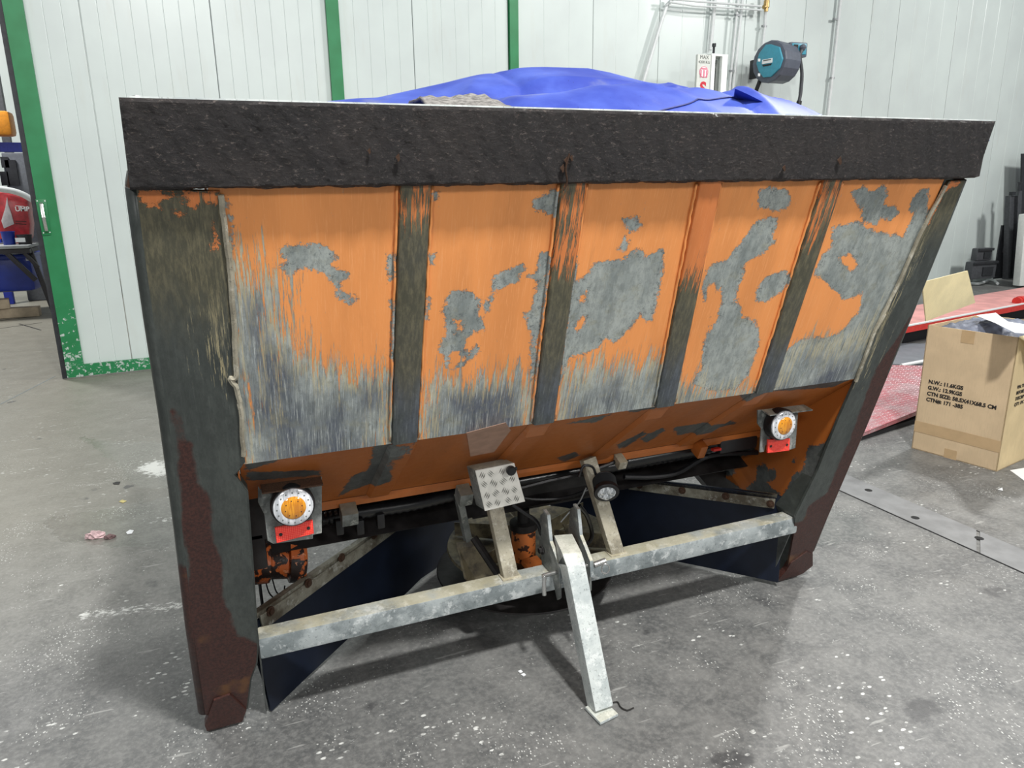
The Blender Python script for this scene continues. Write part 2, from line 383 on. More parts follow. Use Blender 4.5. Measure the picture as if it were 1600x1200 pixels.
def rotm(rx=0, ry=0, rz=0):
    return np.array((Matrix.Rotation(rz, 3, 'Z') @ Matrix.Rotation(ry, 3, 'Y') @ Matrix.Rotation(rx, 3, 'X')))
def boxv(c, s, R=None):
    h = np.array(s)/2; q = np.array([(-1, -1, -1), (1, -1, -1), (1, 1, -1), (-1, 1, -1), (-1, -1, 1), (1, -1, 1), (1, 1, 1), (-1, 1, 1)])*h
    if R is not None: q = q @ np.array(R).T
    return q + np.array(c)
def box(name, c, s, mat, parent=None, R=None, bevel=0.0, **k): return mk(name, boxv(c, s, R), BF, mat, parent, bevel=bevel, smooth=bool(bevel), **k)
def prism(name, pts, vec, mat, parent=None, bevel=0.0, **k):
    p = [np.array(x, float) for x in pts]; n = len(p); q = [x+np.array(vec) for x in p]
    f = [tuple(range(n)), tuple(range(2*n-1, n-1, -1))] + [(i, (i+1) % n, n+(i+1) % n, n+i) for i in range(n)]
    return mk(name, p+q, f, mat, parent, bevel=bevel, smooth=bool(bevel), **k)
def frame_of(d):
    d = np.array(d, float); d /= np.linalg.norm(d); up = np.array([0, 0, 1.]) if abs(d[2]) < .9 else np.array([1., 0, 0])
    a = np.cross(d, up); a /= np.linalg.norm(a); return a, np.cross(a, d), d
def smooth_path(pts, n=8):
    p = [np.array(x, float) for x in pts]; out = []
    q = [2*p[0]-p[1]]+p+[2*p[-1]-p[-2]]
    for i in range(1, len(q)-2):
        for t in np.linspace(0, 1, n, endpoint=False):
            a, b, c, d = q[i-1], q[i], q[i+1], q[i+2]
            out.append(.5*((2*b)+(c-a)*t+(2*a-5*b+4*c-d)*t*t+(3*b-a-3*c+d)*t**3))
    out.append(p[-1]); return out
def tubegeo(path, r, n=10, square=False, ridges=None):
    P = [np.array(x, float) for x in path]; V = []; Fc = []; pa = None
    for i, p in enumerate(P):
        d = P[min(i+1, len(P)-1)]-P[max(i-1, 0)]
        if pa is None: a, b, dd = frame_of(d)
        else:
            dd = d/np.linalg.norm(d); a = pa-dd*np.dot(pa, dd); a /= np.linalg.norm(a); b = np.cross(a, dd)
        pa = a; rr = r if not ridges else r*(1.0 if i % 2 else ridges)
        for k in range(n):
            th = 2*PI*k/n; V.append(p+rr*(math.cos(th)*a+math.sin(th)*b))
    for i in range(len(P)-1):
        for k in range(n): Fc.append((i*n+k, i*n+(k+1) % n, (i+1)*n+(k+1) % n, (i+1)*n+k))
    Fc += [tuple(range(n-1, -1, -1)), tuple(range((len(P)-1)*n, len(P)*n))]
    return V, Fc
def tube(name, path, r, mat, parent=None, n=10, sm=0, ridges=None, **k):
    if sm: path = smooth_path(path, sm)
    v, f = tubegeo(path, r, n, ridges=ridges); return mk(name, v, f, mat, parent, smooth=True, auto=True, **k)
def sqtube(name, path, wd, hd, mat, parent=None, side=(1, 0, 0), bevel=.004, **k):
    """rectangular section swept along a path; side = the direction of its width"""
    P = [np.array(x, float) for x in path]; V = []; Fc = []; s = np.array(side, float)
    for i, p in enumerate(P):
        d = P[min(i+1, len(P)-1)]-P[max(i-1, 0)]; d = d/np.linalg.norm(d)
        a = s-d*np.dot(s, d); a /= np.linalg.norm(a); b = np.cross(a, d)
        hh = hd
        for (x, y) in ((-1, -1), (1, -1), (1, 1), (-1, 1)): V.append(p+a*x*wd/2+b*y*hh/2)
    for i in range(len(P)-1):
        for q in range(4): Fc.append((i*4+q, i*4+(q+1) % 4, (i+1)*4+(q+1) % 4, (i+1)*4+q))
    Fc += [(3, 2, 1, 0), tuple(range((len(P)-1)*4, len(P)*4))]
    return mk(name, V, Fc, mat, parent, bevel=bevel, smooth=True, **k)
def lathe(name, c, axis, prof, mat, parent=None, n=28, up=None, smooth=True, **k):
    """prof = [(distance along the axis, radius)]"""
    a, b, d = frame_of(axis); V = []; Fc = []; c = np.array(c, float)
    for (h, r) in prof:
        for i in range(n):
            th = 2*PI*i/n; V.append(c+d*h+max(r, 1e-5)*(math.cos(th)*a+math.sin(th)*b))
    m = len(prof)
    for j in range(m-1):
        for i in range(n): Fc.append((j*n+i, j*n+(i+1) % n, (j+1)*n+(i+1) % n, (j+1)*n+i))
    Fc += [tuple(range(n-1, -1, -1)), tuple(range((m-1)*n, m*n))]
    return mk(name, V, Fc, mat, parent, smooth=smooth, auto=True, **k)
def gridslab(name, fn, nu, nv, back, mat, parent=None, maps=None, smooth=True, **k):
    """fn(s,t) -> front point; back = thickness vector; maps(P) -> dict of vertex maps"""
    P = np.array([fn(i/nu, j/nv) for j in range(nv+1) for i in range(nu+1)]); n1 = nu+1; N = len(P)
    Fc = [(j*n1+i, j*n1+i+1, (j+1)*n1+i+1, (j+1)*n1+i) for j in range(nv) for i in range(nu)]
    ring = [i for i in range(nu+1)]+[(j)*n1+nu for j in range(1, nv+1)]+[nv*n1+i for i in range(nu-1, -1, -1)]+[j*n1 for j in range(nv-1, 0, -1)]
    B = P[ring]+np.array(back); V = np.vstack([P, B]); L = len(ring)
    for i in range(L): Fc.append((ring[i], N+i, N+(i+1) % L, ring[(i+1) % L]))
    Fc.append(tuple(N+i for i in range(L)))
    at = None
    if maps:
        at = maps(V)
    return mk(name, V, Fc, mat, parent, smooth=smooth, auto=True, attrs=at, **k)

# signed distance (inside +) of 2D points to polygons
def sdf(Q, polys, holes=()):
    Q = np.asarray(Q, float); out = np.full(len(Q), -.3)
    def one(poly):
        P = np.asarray(poly, float); n = len(P); d = np.full(len(Q), 1e9); ins = np.zeros(len(Q), bool)
        for i in range(n):
            a, b = P[i], P[(i+1) % n]; e = b-a; w_ = Q-a
            t = np.clip((w_@e)/max(e@e, 1e-12), 0, 1); d = np.minimum(d, np.hypot(*(w_-t[:, None]*e).T))
            c = ((a[1] <= Q[:, 1]) & (b[1] > Q[:, 1])) | ((b[1] <= Q[:, 1]) & (a[1] > Q[:, 1]))
            xi = a[0]+(Q[:, 1]-a[1])*e[0]/(e[1] if abs(e[1]) > 1e-12 else 1e-12)
            ins ^= c & (Q[:, 0] < xi)
        return np.where(ins, d, -d)
    for p in polys: out = np.maximum(out, one(p))
    for h in holes: out = np.minimum(out, -one(h))
    return out
def puv(poly, off=0.0): return [uv_of(aP(x, y, off)) for x, y in poly]
def UV(V): V = np.asarray(V); return np.stack([V[:, 0], (ZT-V[:, 2])*CA+V[:, 1]*SA], 1)

# ------------------------------------------------------------------ floor
def axis_pts(parts):
    r = []
    for a, b, s in parts: r += list(np.arange(a, b-1e-9, s))
    return np.array(r+[parts[-1][1]])
gx = axis_pts([(-9, -2.4, .3), (-2.4, 3.2, .03), (3.2, 14, .3)]); gy = axis_pts([(-6, -.9, .3), (-.9, 5.2, .03), (5.2, 16, .4)])
XX, YY = np.meshgrid(gx, gy); Vf = np.stack([XX.ravel(), YY.ravel(), np.zeros(XX.size)], 1)
nx_, ny_ = len(gx), len(gy)
Ff = [(j*nx_+i, j*nx_+i+1, (j+1)*nx_+i+1, (j+1)*nx_+i) for j in range(ny_-1) for i in range(nx_-1)]
fp = lambda poly: [tuple(aZ(x, y)[:2]) for x, y in poly]
def spot(cx, cy, rx, ry): return [(cx+rx*math.cos(t), cy+ry*math.sin(t)) for t in np.linspace(0, 2*PI, 9)[:-1]]
wet = sdf(Vf[:, :2], [fp(p) for p in ([(1225, 850), (1290, 790), (1340, 800), (1375, 835), (1330, 852), (1250, 855)],
      [(120, 680), (180, 690), (275, 690), (300, 760), (215, 765), (190, 735)], [(60, 810), (300, 770), (300, 860), (90, 850)])])
salt = sdf(Vf[:, :2], [fp(p) for p in ([(105, 965), (150, 952), (230, 945), (305, 935), (305, 950), (200, 962), (120, 972)],  # floor glare and window reflections painted as white salt marks
      [(205, 735), (225, 722), (262, 716), (275, 735), (272, 748), (230, 745)], [(235, 812), (280, 806), (278, 814), (238, 818)])])
stain = sdf(Vf[:, :2], [fp(spot(*s)) for s in ((585, 1105, 22, 11), (515, 1107, 9, 5), (465, 1190, 10, 4), (1130, 915, 8, 4), (1190, 940, 18, 7),
      (1245, 1075, 9, 6), (1315, 1050, 8, 5), (1275, 1106, 13, 4), (1010, 985, 10, 5), (1145, 1190, 40, 20), (945, 1008, 14, 5), (240, 912, 14, 6),
      (15, 975, 8, 4), (35, 990, 10, 5), (95, 1042, 8, 5), (38, 1110, 6, 4), (145, 765, 6, 3), (130, 780, 8, 4), (1555, 925, 25, 9), (1440, 1110, 35, 22))])
fleck = np.clip(1.15-np.maximum(0, (Vf[:, 1]-1.6)/3.0), .35, 1)*np.where(Vf[:, 0] > 1.2, .75, 1)
beige = np.clip((-.4-Vf[:, 0])/1.6, 0, 1)*np.clip((Vf[:, 1]-.8)/1.5, 0, 1)
fl = mk('floor', Vf, Ff, 'floor', attrs=dict(wet=wet, salt=salt, stain=stain, fleck=fleck, beige=beige), origin=np.zeros(3))
meta(fl, kind='structure')

# steel cover plates let into the floor at the right, with their dark joints and bolt holes
pa, pb = aZ(1324, 743), aZ(1600, 861); pc, pd_ = aZ(1315, 768), aZ(1600, 896)
dr = (pb-pa)/np.linalg.norm(pb-pa); A0 = pa-dr*.25; B0 = pb+dr*.9; dr2 = (pd_-pc)/np.linalg.norm(pd_-pc); C0 = pc-dr2*.25; D0 = pd_+dr2*.9
trm = bpy.data.objects.new('trim_1', None); lnk(trm, C0); meta(trm, kind='structure')
cut = [0, .46, 1.0]
for a_, b_ in zip(cut[:-1], cut[1:]):
    q = [C0+(D0-C0)*(a_+.004), C0+(D0-C0)*(b_-.004), A0+(B0-A0)*(b_-.004), A0+(B0-A0)*(a_+.004)]
    prism('cover_plate', [p+np.array([0, 0, .0005]) for p in q], (0, 0, .003), 'plate', trm)
for (p, q) in ((A0, B0), (C0, D0)):
    e = np.array([-(q-p)[1], (q-p)[0], 0]); e = e/np.linalg.norm(e)*.0035
    prism('joint', [p-e, q-e, q+e, p+e], (0, 0, .0022 if p is C0 else .0012), 'gap', trm)
for x, y in ((1357, 766), (1430, 809), (1530, 841)):
    lathe('bolt_hole', aZ(x, y, .0034), (0, 0, 1), [(0, .017), (.0006, .017), (.0008, .0145)], 'gap', trm, n=18)

# ------------------------------------------------------------------ back wall and sliding door
wb = bpy.data.objects.new('wall_back', None); lnk(wb, wall(2.5, 0)); meta(wb, kind='structure')
def ribbed(name, s0, s1, z0, z1, off, parent, pitch=.12, mat='wall'):
    """sheet with shallow pressed lines every `pitch` metres"""
    n = max(1, int(round((s1-s0)/pitch))); xs = []
    for i in range(n):
        a = s0+(s1-s0)*i/n; b = s0+(s1-s0)*(i+1)/n
        xs += [(a, 0.0), (a+.004, .0025), (b-.004, .0025)]
    xs.append((s1, 0.0))
    V = []; Fc = []
    for s, d in xs: V += [wall(s, z0, off+d), wall(s, z1, off+d), wall(s, z0, off-.05), wall(s, z1, off-.05)]
    for i in range(len(xs)-1):
        a, b = 4*i, 4*i+4
        Fc += [(a, b, b+1, a+1), (a+2, a+3, b+3, b+2), (a+1, b+1, b+3, a+3), (a, a+2, b+2, b)]
    Fc += [(0, 1, 3, 2), (len(V)-4, len(V)-2, len(V)-1, len(V)-3)]
    return mk(name, V, Fc, mat, parent)
WH = 5.2
seams = [2.43, 3.10, 4.05, 5.0, 5.82, 7.0, 7.92, 9.05, 9.55, 10.7, 11.9, 13.2]
for a_, b_ in zip(seams[:-1], seams[1:]):
    if abs(a_-4.05) < .01: a_ = 4.15
    ribbed('wall_panel', a_+.003, b_-.003, 0, WH, -.02, wb, pitch=.13 if a_ < 4 else .30)
prism('seam_backing', [wall(2.40, 0, -.055), wall(13.2, 0, -.055), wall(13.2, WH, -.055), wall(2.40, WH, -.055)], WN*-.03, 'seam', wb)
def strip(name, s0, s1, z0, z1, off, th, parent, mat='green'):
    nz = max(2, int((z1-z0)/.06)); ns = max(1, int((s1-s0)/.06))
    def fn(s, t): return wall(s0+(s1-s0)*s, z0+(z1-z0)*t, off+th)
    def mp(V):
        return dict(chip=np.clip((.95-V[:, 2])/.7, -.3, 1.0))
    return gridslab(name, fn, ns, nz, WN*-th, mat, parent, mp, smooth=False)
t2 = strip('trim_2', 4.055, 4.145, 0, WH, -.03, .04, None); meta(t2, kind='structure')
# the sliding door leaf
door = bpy.data.objects.new('door_1', None); lnk(door, wall(1.2, 0)); meta(door, kind='structure')
for a_, b_ in ((.17, .52), (.52, 1.42), (1.42, 2.33)):
    ribbed('door_panel', a_+.003, b_-.003, .10, WH, .005, door, pitch=.115)
strip('door_stile', .05, .175, 0.01, WH, .012, .03, door); strip('door_stile', 2.325, 2.43, 0.01, WH, .012, .03, door)
strip('bottom_rail', .175, 2.325, 0.012, .105, .012, .028, door)
prism('rubber_seal', [wall(.015, .005, .01), wall(.047, .005, .01), wall(.047, WH, .01), wall(.015, WH, .01)], WN*.02, 'steelblack', door)
# pull handle on its green plate
hp = [aW(55, 311, .045), aW(72, 311, .045), aW(80, 367, .045), aW(66, 368, .045)]
pl = prism('handle_plate', hp, WN*.006, 'green', door, bevel=.002)
hc = (aW(64.5, 316, .05), aW(74, 363, .05)); top_, bot_ = hc[0], hc[1]
sqtube('handle', [top_, top_+WN*.035+(bot_-top_)*.06, (top_+bot_)/2+WN*.05, bot_+WN*.035-(bot_-top_)*.06, bot_], .022, .006, 'chrome', pl, side=WD, bevel=.001)
for q in ((58, 314), (70, 314), (68, 364), (78, 363)):
    lathe('screw', aW(*q, .051), WN, [(0, .005), (.002, .0045), (.003, .002)], 'label', pl, n=8)

# ------------------------------------------------------------------ wall services
def conduit(px, off, r, name, label, cat='pipe', mat='conduit', group=None, clips=()):
    o = tube(name, [aW(x, y, off) for x, y in px], r, mat, n=8); meta(o, label, cat, group)
    for (x, y) in clips: box('clip', aW(x, y, off), (.06, .03, .02), 'cable', o, R=rotm(0, 0, .083))
    return o
GC = 'pale conduits running down the back wall'; GA = 'level air pipes above the lift post'
conduit([(1316, -60), (1313, 0), (1303, 95), (1292, 190), (1268, 380)], .03, .020, 'conduit', 'thin pale conduit running straight down right of the hose reel', group=GC, clips=((1305, 30), (1300, 122)))
conduit([(1117, -60), (1117, 0), (1110, 78)], .03, .022, 'conduit', 'pale conduit dropping onto top of white lift post', group=GC)
conduit([(1163, -60), (1153, 0), (1146, 75), (1138, 160), (1120, 330)], .06, .014, 'conduit', 'outer left pale conduit of the long pair between lift post and reel', group=GC, clips=((1152, 24), (1143, 111)))
conduit([(1172, -60), (1160, 0), (1152, 75), (1143, 160), (1126, 330)], .03, .018, 'conduit', 'right pale conduit of the long pair between lift post and reel', group=GC)
conduit([(1198, -60), (1196, 14), (1195, 40), (1191, 74)], .04, .018, 'air_pipe', 'short pale pipe dropping from brass valve behind the hose reel', clips=((1194, 41),))
conduit([(1046, -2), (1090, 2), (1150, 7), (1190, 10)], .11, .012, 'air_pipe', 'upper pale pipe of two running level into brass valve', group=GA)
conduit([(1046, 3), (1085, 9), (1150, 13), (1190, 16)], .11, .010, 'air_pipe', 'lower pale pipe of two running level into brass valve', group=GA)
conduit([(1050, 0), (1042, 8), (1030, 45), (1018, 85), (1006, 125), (996, 170)], .05, .020, 'air_hose', 'white hose curving down from the level pipes behind the tarpaulin', 'hose', mat='conduit')
vv = thing('brass_valve', aW(1199, 10, .11), 'small brass valve where the level pipes meet top right', 'valve')
lathe('valve_body', aW(1198, 4, .11), (0, 0, -1), [(-.05, .022), (-.02, .022), (-.02, .032), (.05, .032), (.05, .022), (.09, .022)], 'brass', vv, n=10)
tube('valve_branch', [aW(1198, 10, .11), aW(1193, 11, .11)], .022, 'brass', vv, n=10)

# white post of a vehicle lift with its sign face
def lift_post():
    t = thing('lift_post', aW(1112, 330, .5)*np.array([1, 1, 0]), 'white vehicle lift post with sign face and dark open channel', 'lift post')
    Y = 5.25
    a = aY(1089, 85, Y); b = aY(1110, 84, Y); c = aY(1136, 85, Y); zt = a[2]
    x0, x1, x2 = a[0], b[0], c[0]
    box('front_face', ((x0+x1)/2, Y, zt/2), (x1-x0, .03, zt), 'signgrey', t)
    box('edge_trim', (x1+.025, Y-.005, zt/2), (.045, .04, zt), 'signwhite', t, bevel=.004)
    box('far_trim', (x2-.04, Y-.005, zt/2), (.07, .04, zt), 'signwhite', t, bevel=.004)
    box('channel_back', ((x1+x2)/2, Y+.16, zt/2), (x2-x1-.02, .02, zt-.01), 'steelblack', t)
    box('side_plate', (x2-.01, Y+.09, zt/2), (.015, .16, zt), 'signwhite', t)
    box('top_cap', ((x1+x2)/2, Y+.05, zt+.004), (x2-x1, .14, .02), 'signwhite', t)
    lathe('top_bolt', aY(1115, 83, Y+.02), (0, 0, 1), [(0, .012), (.06, .012), (.06, .02), (.09, .02)], 'steelblack', t, n=8)
    sx = (x0+x1)/2; wd = (x1-x0)
    def txt(name, s, x, z, size, mat, bold=.0):
        return text(name, s, (x, Y-.0165, z), rotm(PI/2, 0, 0), size, mat, t, bold=bold, align='CENTER')
    z = lambda py: aY(1098, py, Y)[2]
    txt('lettering', 'MAX', sx, z(92.5), .050, 'greyink', .0); txt('lettering', '4200 KG', sx, z(99.5), .038, 'greyink', .0)
    lathe('round_badge', (sx, Y-.016, z(113)), (0, -1, 0), [(0, wd*.33), (.002, wd*.33)], 'pinkink', t, n=24)
    lathe('badge_ground', (sx, Y-.0185, z(113)), (0, -1, 0), [(0, wd*.29), (.001, wd*.29)], 'signwhite', t, n=24)
    box('badge_bar', (sx, Y-.0200, z(113)+.03), (wd*.42, .001, .014), 'pinkink', t)
    for dx in (-.035, 0, .035): box('badge_bar', (sx+dx, Y-.0200, z(113)-.015), (.016, .001, .07), 'pinkink', t)
    txt('lettering', 'S', sx, z(148), .17, 'redink', .006)
def text(name, body, loc, R, size, mat, parent, bold=0.0, align='LEFT'):
    cu = bpy.data.curves.new(name, 'FONT'); cu.body = body; cu.size = size; cu.offset = bold; cu.extrude = .0004; cu.align_x = align; cu.resolution_u = 3
    o = bpy.data.objects.new('tmp_text', cu); COL.objects.link(o)
    dg = bpy.context.evaluated_depsgraph_get(); me = bpy.data.meshes.new_from_object(o.evaluated_get(dg))
    bpy.data.objects.remove(o, do_unlink=True); me.name = name
    me.materials.clear(); me.materials.append(M[mat])
    me.transform(Matrix(np.array(R).tolist()).to_4x4())
    return lnk(bpy.data.objects.new(name, me), loc, parent)
lift_post()

# hose reel on the wall
def hose_reel():
    c = aW(1206, 97, .42)
    t = thing('hose_reel', c*np.array([1, 1, 1])-np.array([0, 0, .3]), 'teal and slate grey retractable hose reel mounted high on the white wall', 'hose reel')
    ax = np.array([-.975, -.22, 0]); R_ = .215
    a, b, d = frame_of(ax)
    lathe('drum', c, ax, [(-.25, R_*.80), (-.22, R_*.95), (.02, R_*.99), (.03, R_*1.0), (.05, R_*.96), (.06, R_*.80), (.065, R_*.5)], 'reelgrey', t, n=16, smooth=False)
    def face(rad, h0, h1, name, mat, squash=1.0, rot=0.0, shift=0.0):
        pts = []
        for ang, rr in rad:
            th = math.radians(ang)+rot; pts.append(c+d*h0+rr*R_*(math.cos(th)*a*squash+math.sin(th)*b)+a*shift)
        return prism(name, pts, d*(h1-h0), mat, t, bevel=.006)
    face([(100, .78), (80, .80), (40, .66), (-2, .62), (-40, .60), (-78, .74), (-110, .80), (-150, .85), (180, .88), (140, .86)], .062, .088, 'side_cover', 'teal')
    lb = c+d*.091-a*.01+b*.0
    pq = [lb-a*.065-b*.022, lb+a*.065-b*.022, lb+a*.065+b*.022, lb-a*.065+b*.022]
    prism('name_label', pq, d*.004, 'label', t, bevel=.001)
    prism('name_print', [lb+d*.0045-a*.05+b*.005, lb+d*.0045+a*.05+b*.005, lb+d*.0045+a*.05+b*.016, lb+d*.0045-a*.05+b*.016], d*.0005, 'greyink', t)
    prism('label_shadow_bar', [lb-a*.045-b*.047, lb+a*.045-b*.047, lb+a*.06-b*.031, lb-a*.06-b*.031], d*.004, 'ink', t)
    # shroud on top and hose outlet on the right
    o1 = c-d*.10
    hx = np.array([.83, .28, 0]); hx = hx/np.linalg.norm(hx)
    oc = aW(1239, 80, .42)
    R3 = rotm(0, 0, -.12)
    box('outlet_housing', oc-np.array([0, 0, .0]), (.22, .20, .15), 'reelgrey', t, R=R3, bevel=.02)
    fx = R3@np.array([0, -1, 0])
    box('outlet_plate', oc+fx*.102+np.array([0, 0, .005]), (.18, .01, .11), 'teal', t, R=R3, bevel=.004)
    box('outlet_mouth', oc+fx*.108+R3@np.array([-.045, 0, .01]), (.05, .012, .07), 'ink', t, R=R3)
    bq = oc+fx*.125+R3@np.array([.03, 0, .015])
    lathe('hose_stop_ball', bq, (0, 0, 1), [(-.035, .006), (-.025, .025), (0, .036), (.025, .025), (.035, .006)], 'reelgrey', t, n=14)
    box('rating_label', oc+fx*.075+R3@np.array([-.03, 0, -.135]), (.14, .008, .085), 'label', t, R=R3@rotm(.12, 0, 0))
    # wall bracket and its two bolts
    br = aW(1190, 106, .22)
    box('wall_bracket', br, (.03, .34, .20), 'steelblack', t, R=rotm(0, 0, .083), bevel=.01)
    for py in (94, 117): box('bracket_slot', aW(1186, py, .40), (.03, .012, .03), 'label', t, R=rotm(0, 0, .083), bevel=.005)
    h1 = tube('feed_hose', [aW(1190, 118, .30), aW(1186, 130, .28), aW(1181, 145, .25), aW(1180, 170, .2), aW(1176, 230, .15)], .022, 'black', t, n=8, sm=5)
    h2 = tube('pull_hose', [bq, aW(1250, 88, .55), aW(1253, 115, .55), aW(1251, 145, .55), aW(1248, 160, .55)], .018, 'cable', t, n=8, sm=5)
    h2.data.materials[0] = M['steelgrey']
    tube('hose_end', [aW(1249, 158, .55), aW(1246, 174, .55), aW(1245, 196, .55)], .028, 'black', t, n=10)
hose_reel()

# ------------------------------------------------------------------ the spreader
sp = thing('salt_spreader', (0, .5, 0), 'large peeling orange salt spreader hopper with rusty rim standing on its posts', 'salt spreader')
V5 = .735
BAY = dict(
 peel=[
 [(437, 388), (452, 384), (468, 381), (492, 380), (510, 386), (522, 397), (530, 407), (518, 410), (527, 420), (540, 428), (548, 425), (542, 436), (530, 440), (535, 455), (550, 460), (558, 470), (545, 475), (530, 468), (525, 450), (510, 430), (490, 422), (478, 420), (460, 425), (450, 433), (443, 420), (445, 405)],
 [(606, 400), (616, 398), (618, 430), (608, 440)], [(612, 470), (622, 470), (618, 560), (610, 560)],
 [(352, 337), (361, 335), (366, 395), (356, 400)], [(345, 310), (356, 312), (358, 325), (350, 326)],
 [(693, 480), (697, 462), (710, 453), (725, 455), (740, 462), (752, 470), (745, 478), (755, 500), (755, 515), (740, 520), (728, 530), (724, 545), (730, 558), (722, 560), (716, 548), (703, 552), (700, 575), (694, 570), (697, 555), (685, 550), (686, 540), (697, 520), (695, 500)],
 [(745, 540), (750, 545), (740, 560), (715, 575), (700, 580), (722, 567), (735, 552)],
 [(768, 438), (775, 428), (800, 420), (815, 414), (822, 420), (810, 430), (812, 440), (790, 447), (778, 455), (770, 468), (765, 485), (758, 490), (753, 478), (762, 470), (768, 455)],
 [(846, 395), (858, 393), (862, 410), (855, 430), (852, 460), (845, 500), (840, 540), (838, 580), (830, 600), (828, 560), (830, 520), (822, 505), (818, 490), (830, 485), (838, 455), (840, 435), (825, 432), (838, 425)],
 [(833, 315), (850, 305), (865, 296), (874, 297), (873, 325), (866, 338), (855, 332), (838, 328)],
 [(672, 299), (687, 301), (684, 309), (672, 312)], [(670, 395), (680, 396), (678, 412), (669, 415)], [(665, 465), (670, 466), (668, 500), (662, 500)],
 [(890, 440), (905, 437), (920, 430), (925, 412), (945, 407), (960, 408), (975, 405), (985, 392), (1003, 392), (1008, 402), (1035, 388), (1036, 410), (1033, 440), (1025, 470), (1020, 500), (1010, 505), (1000, 490), (990, 505), (975, 525), (960, 535), (945, 530), (930, 545), (905, 555), (890, 560), (880, 585), (872, 600), (884, 500), (892, 430), (900, 390), (903, 420)],
 [(973, 342), (990, 338), (1003, 348), (998, 362), (985, 360), (975, 352)], [(975, 372), (985, 380), (975, 398), (966, 390)],
 [(1187, 300), (1200, 293), (1225, 295), (1236, 308), (1232, 322), (1215, 332), (1197, 325), (1185, 325)],
 [(1185, 345), (1213, 338), (1215, 350), (1208, 365), (1210, 378), (1190, 400), (1170, 405), (1160, 420), (1163, 430), (1152, 450), (1150, 470), (1162, 495), (1178, 500), (1187, 520), (1185, 545), (1170, 585), (1150, 607), (1115, 612), (1082, 600), (1095, 575), (1098, 545), (1105, 520), (1118, 480), (1120, 440), (1108, 445), (1102, 470), (1095, 455), (1102, 425), (1113, 415), (1135, 405), (1150, 385), (1165, 370), (1175, 355)],
 [(1195, 435), (1215, 425), (1230, 422), (1235, 435), (1222, 455), (1200, 470), (1178, 472), (1180, 455)],
 [(1330, 300), (1350, 292), (1362, 297), (1382, 292), (1387, 305), (1380, 320), (1398, 322), (1405, 332), (1390, 345), (1375, 340), (1370, 352), (1350, 345), (1345, 325), (1337, 318)],
 [(1425, 310), (1440, 297), (1452, 295), (1430, 335), (1420, 330)],
 [(1300, 355), (1318, 350), (1340, 345), (1352, 355), (1380, 365), (1412, 370), (1430, 330), (1450, 300), (1450, 380), (1330, 610), (1195, 612), (1208, 590), (1222, 552), (1250, 530), (1290, 527), (1310, 522), (1340, 490), (1347, 460), (1320, 468), (1300, 450), (1285, 435), (1270, 430), (1285, 400), (1300, 385)]],
 hole=[[(708, 500), (722, 500), (722, 515), (710, 522), (715, 510)], [(905, 497), (917, 490), (916, 500), (902, 520), (898, 512)], [(907, 462), (917, 455), (915, 468), (905, 472)],
       [(1312, 402), (1330, 394), (1340, 412), (1332, 424), (1315, 412)], [(1118, 455), (1126, 450), (1128, 470), (1118, 500), (1108, 520), (1110, 490)]],
 streak=[
 [(350, 385), (378, 400), (402, 425), (430, 440), (440, 470), (455, 520), (475, 545), (505, 560), (535, 572), (565, 578), (590, 577), (608, 580), (625, 580), (625, 760), (375, 760), (345, 560)],
 [(655, 600), (690, 584), (720, 588), (750, 585), (780, 582), (810, 580), (842, 574), (845, 720), (640, 720)],
 [(868, 602), (900, 575), (930, 563), (960, 564), (1000, 562), (1032, 557), (1050, 560), (1050, 700), (855, 720)],
 [(1045, 600), (1062, 590), (1085, 592), (1110, 602), (1145, 606), (1165, 604), (1190, 596), (1190, 690), (1030, 690)],
 [(1185, 600), (1207, 585), (1232, 548), (1262, 532), (1300, 535), (1345, 520), (1400, 460), (1390, 650), (1180, 660)]])
peelUV = [puv(p) for p in BAY['peel']]; holeUV = [puv(p) for p in BAY['hole']]; strUV = [puv(p) for p in BAY['streak']]
def pmaps(V):
    q = UV(V); return dict(peel=sdf(q, peelUV, holeUV), streak=sdf(q, strUV), rust=np.full(len(q), -.3), olive=np.full(len(q), -.3))
UL, UR = -.865, .868
up_ = gridslab('rear_panel', lambda s, t: panel(UL+(UR-UL)*s, .10+(V5-.10)*t), 300, 108, -PN*.004, 'panel', sp, pmaps)
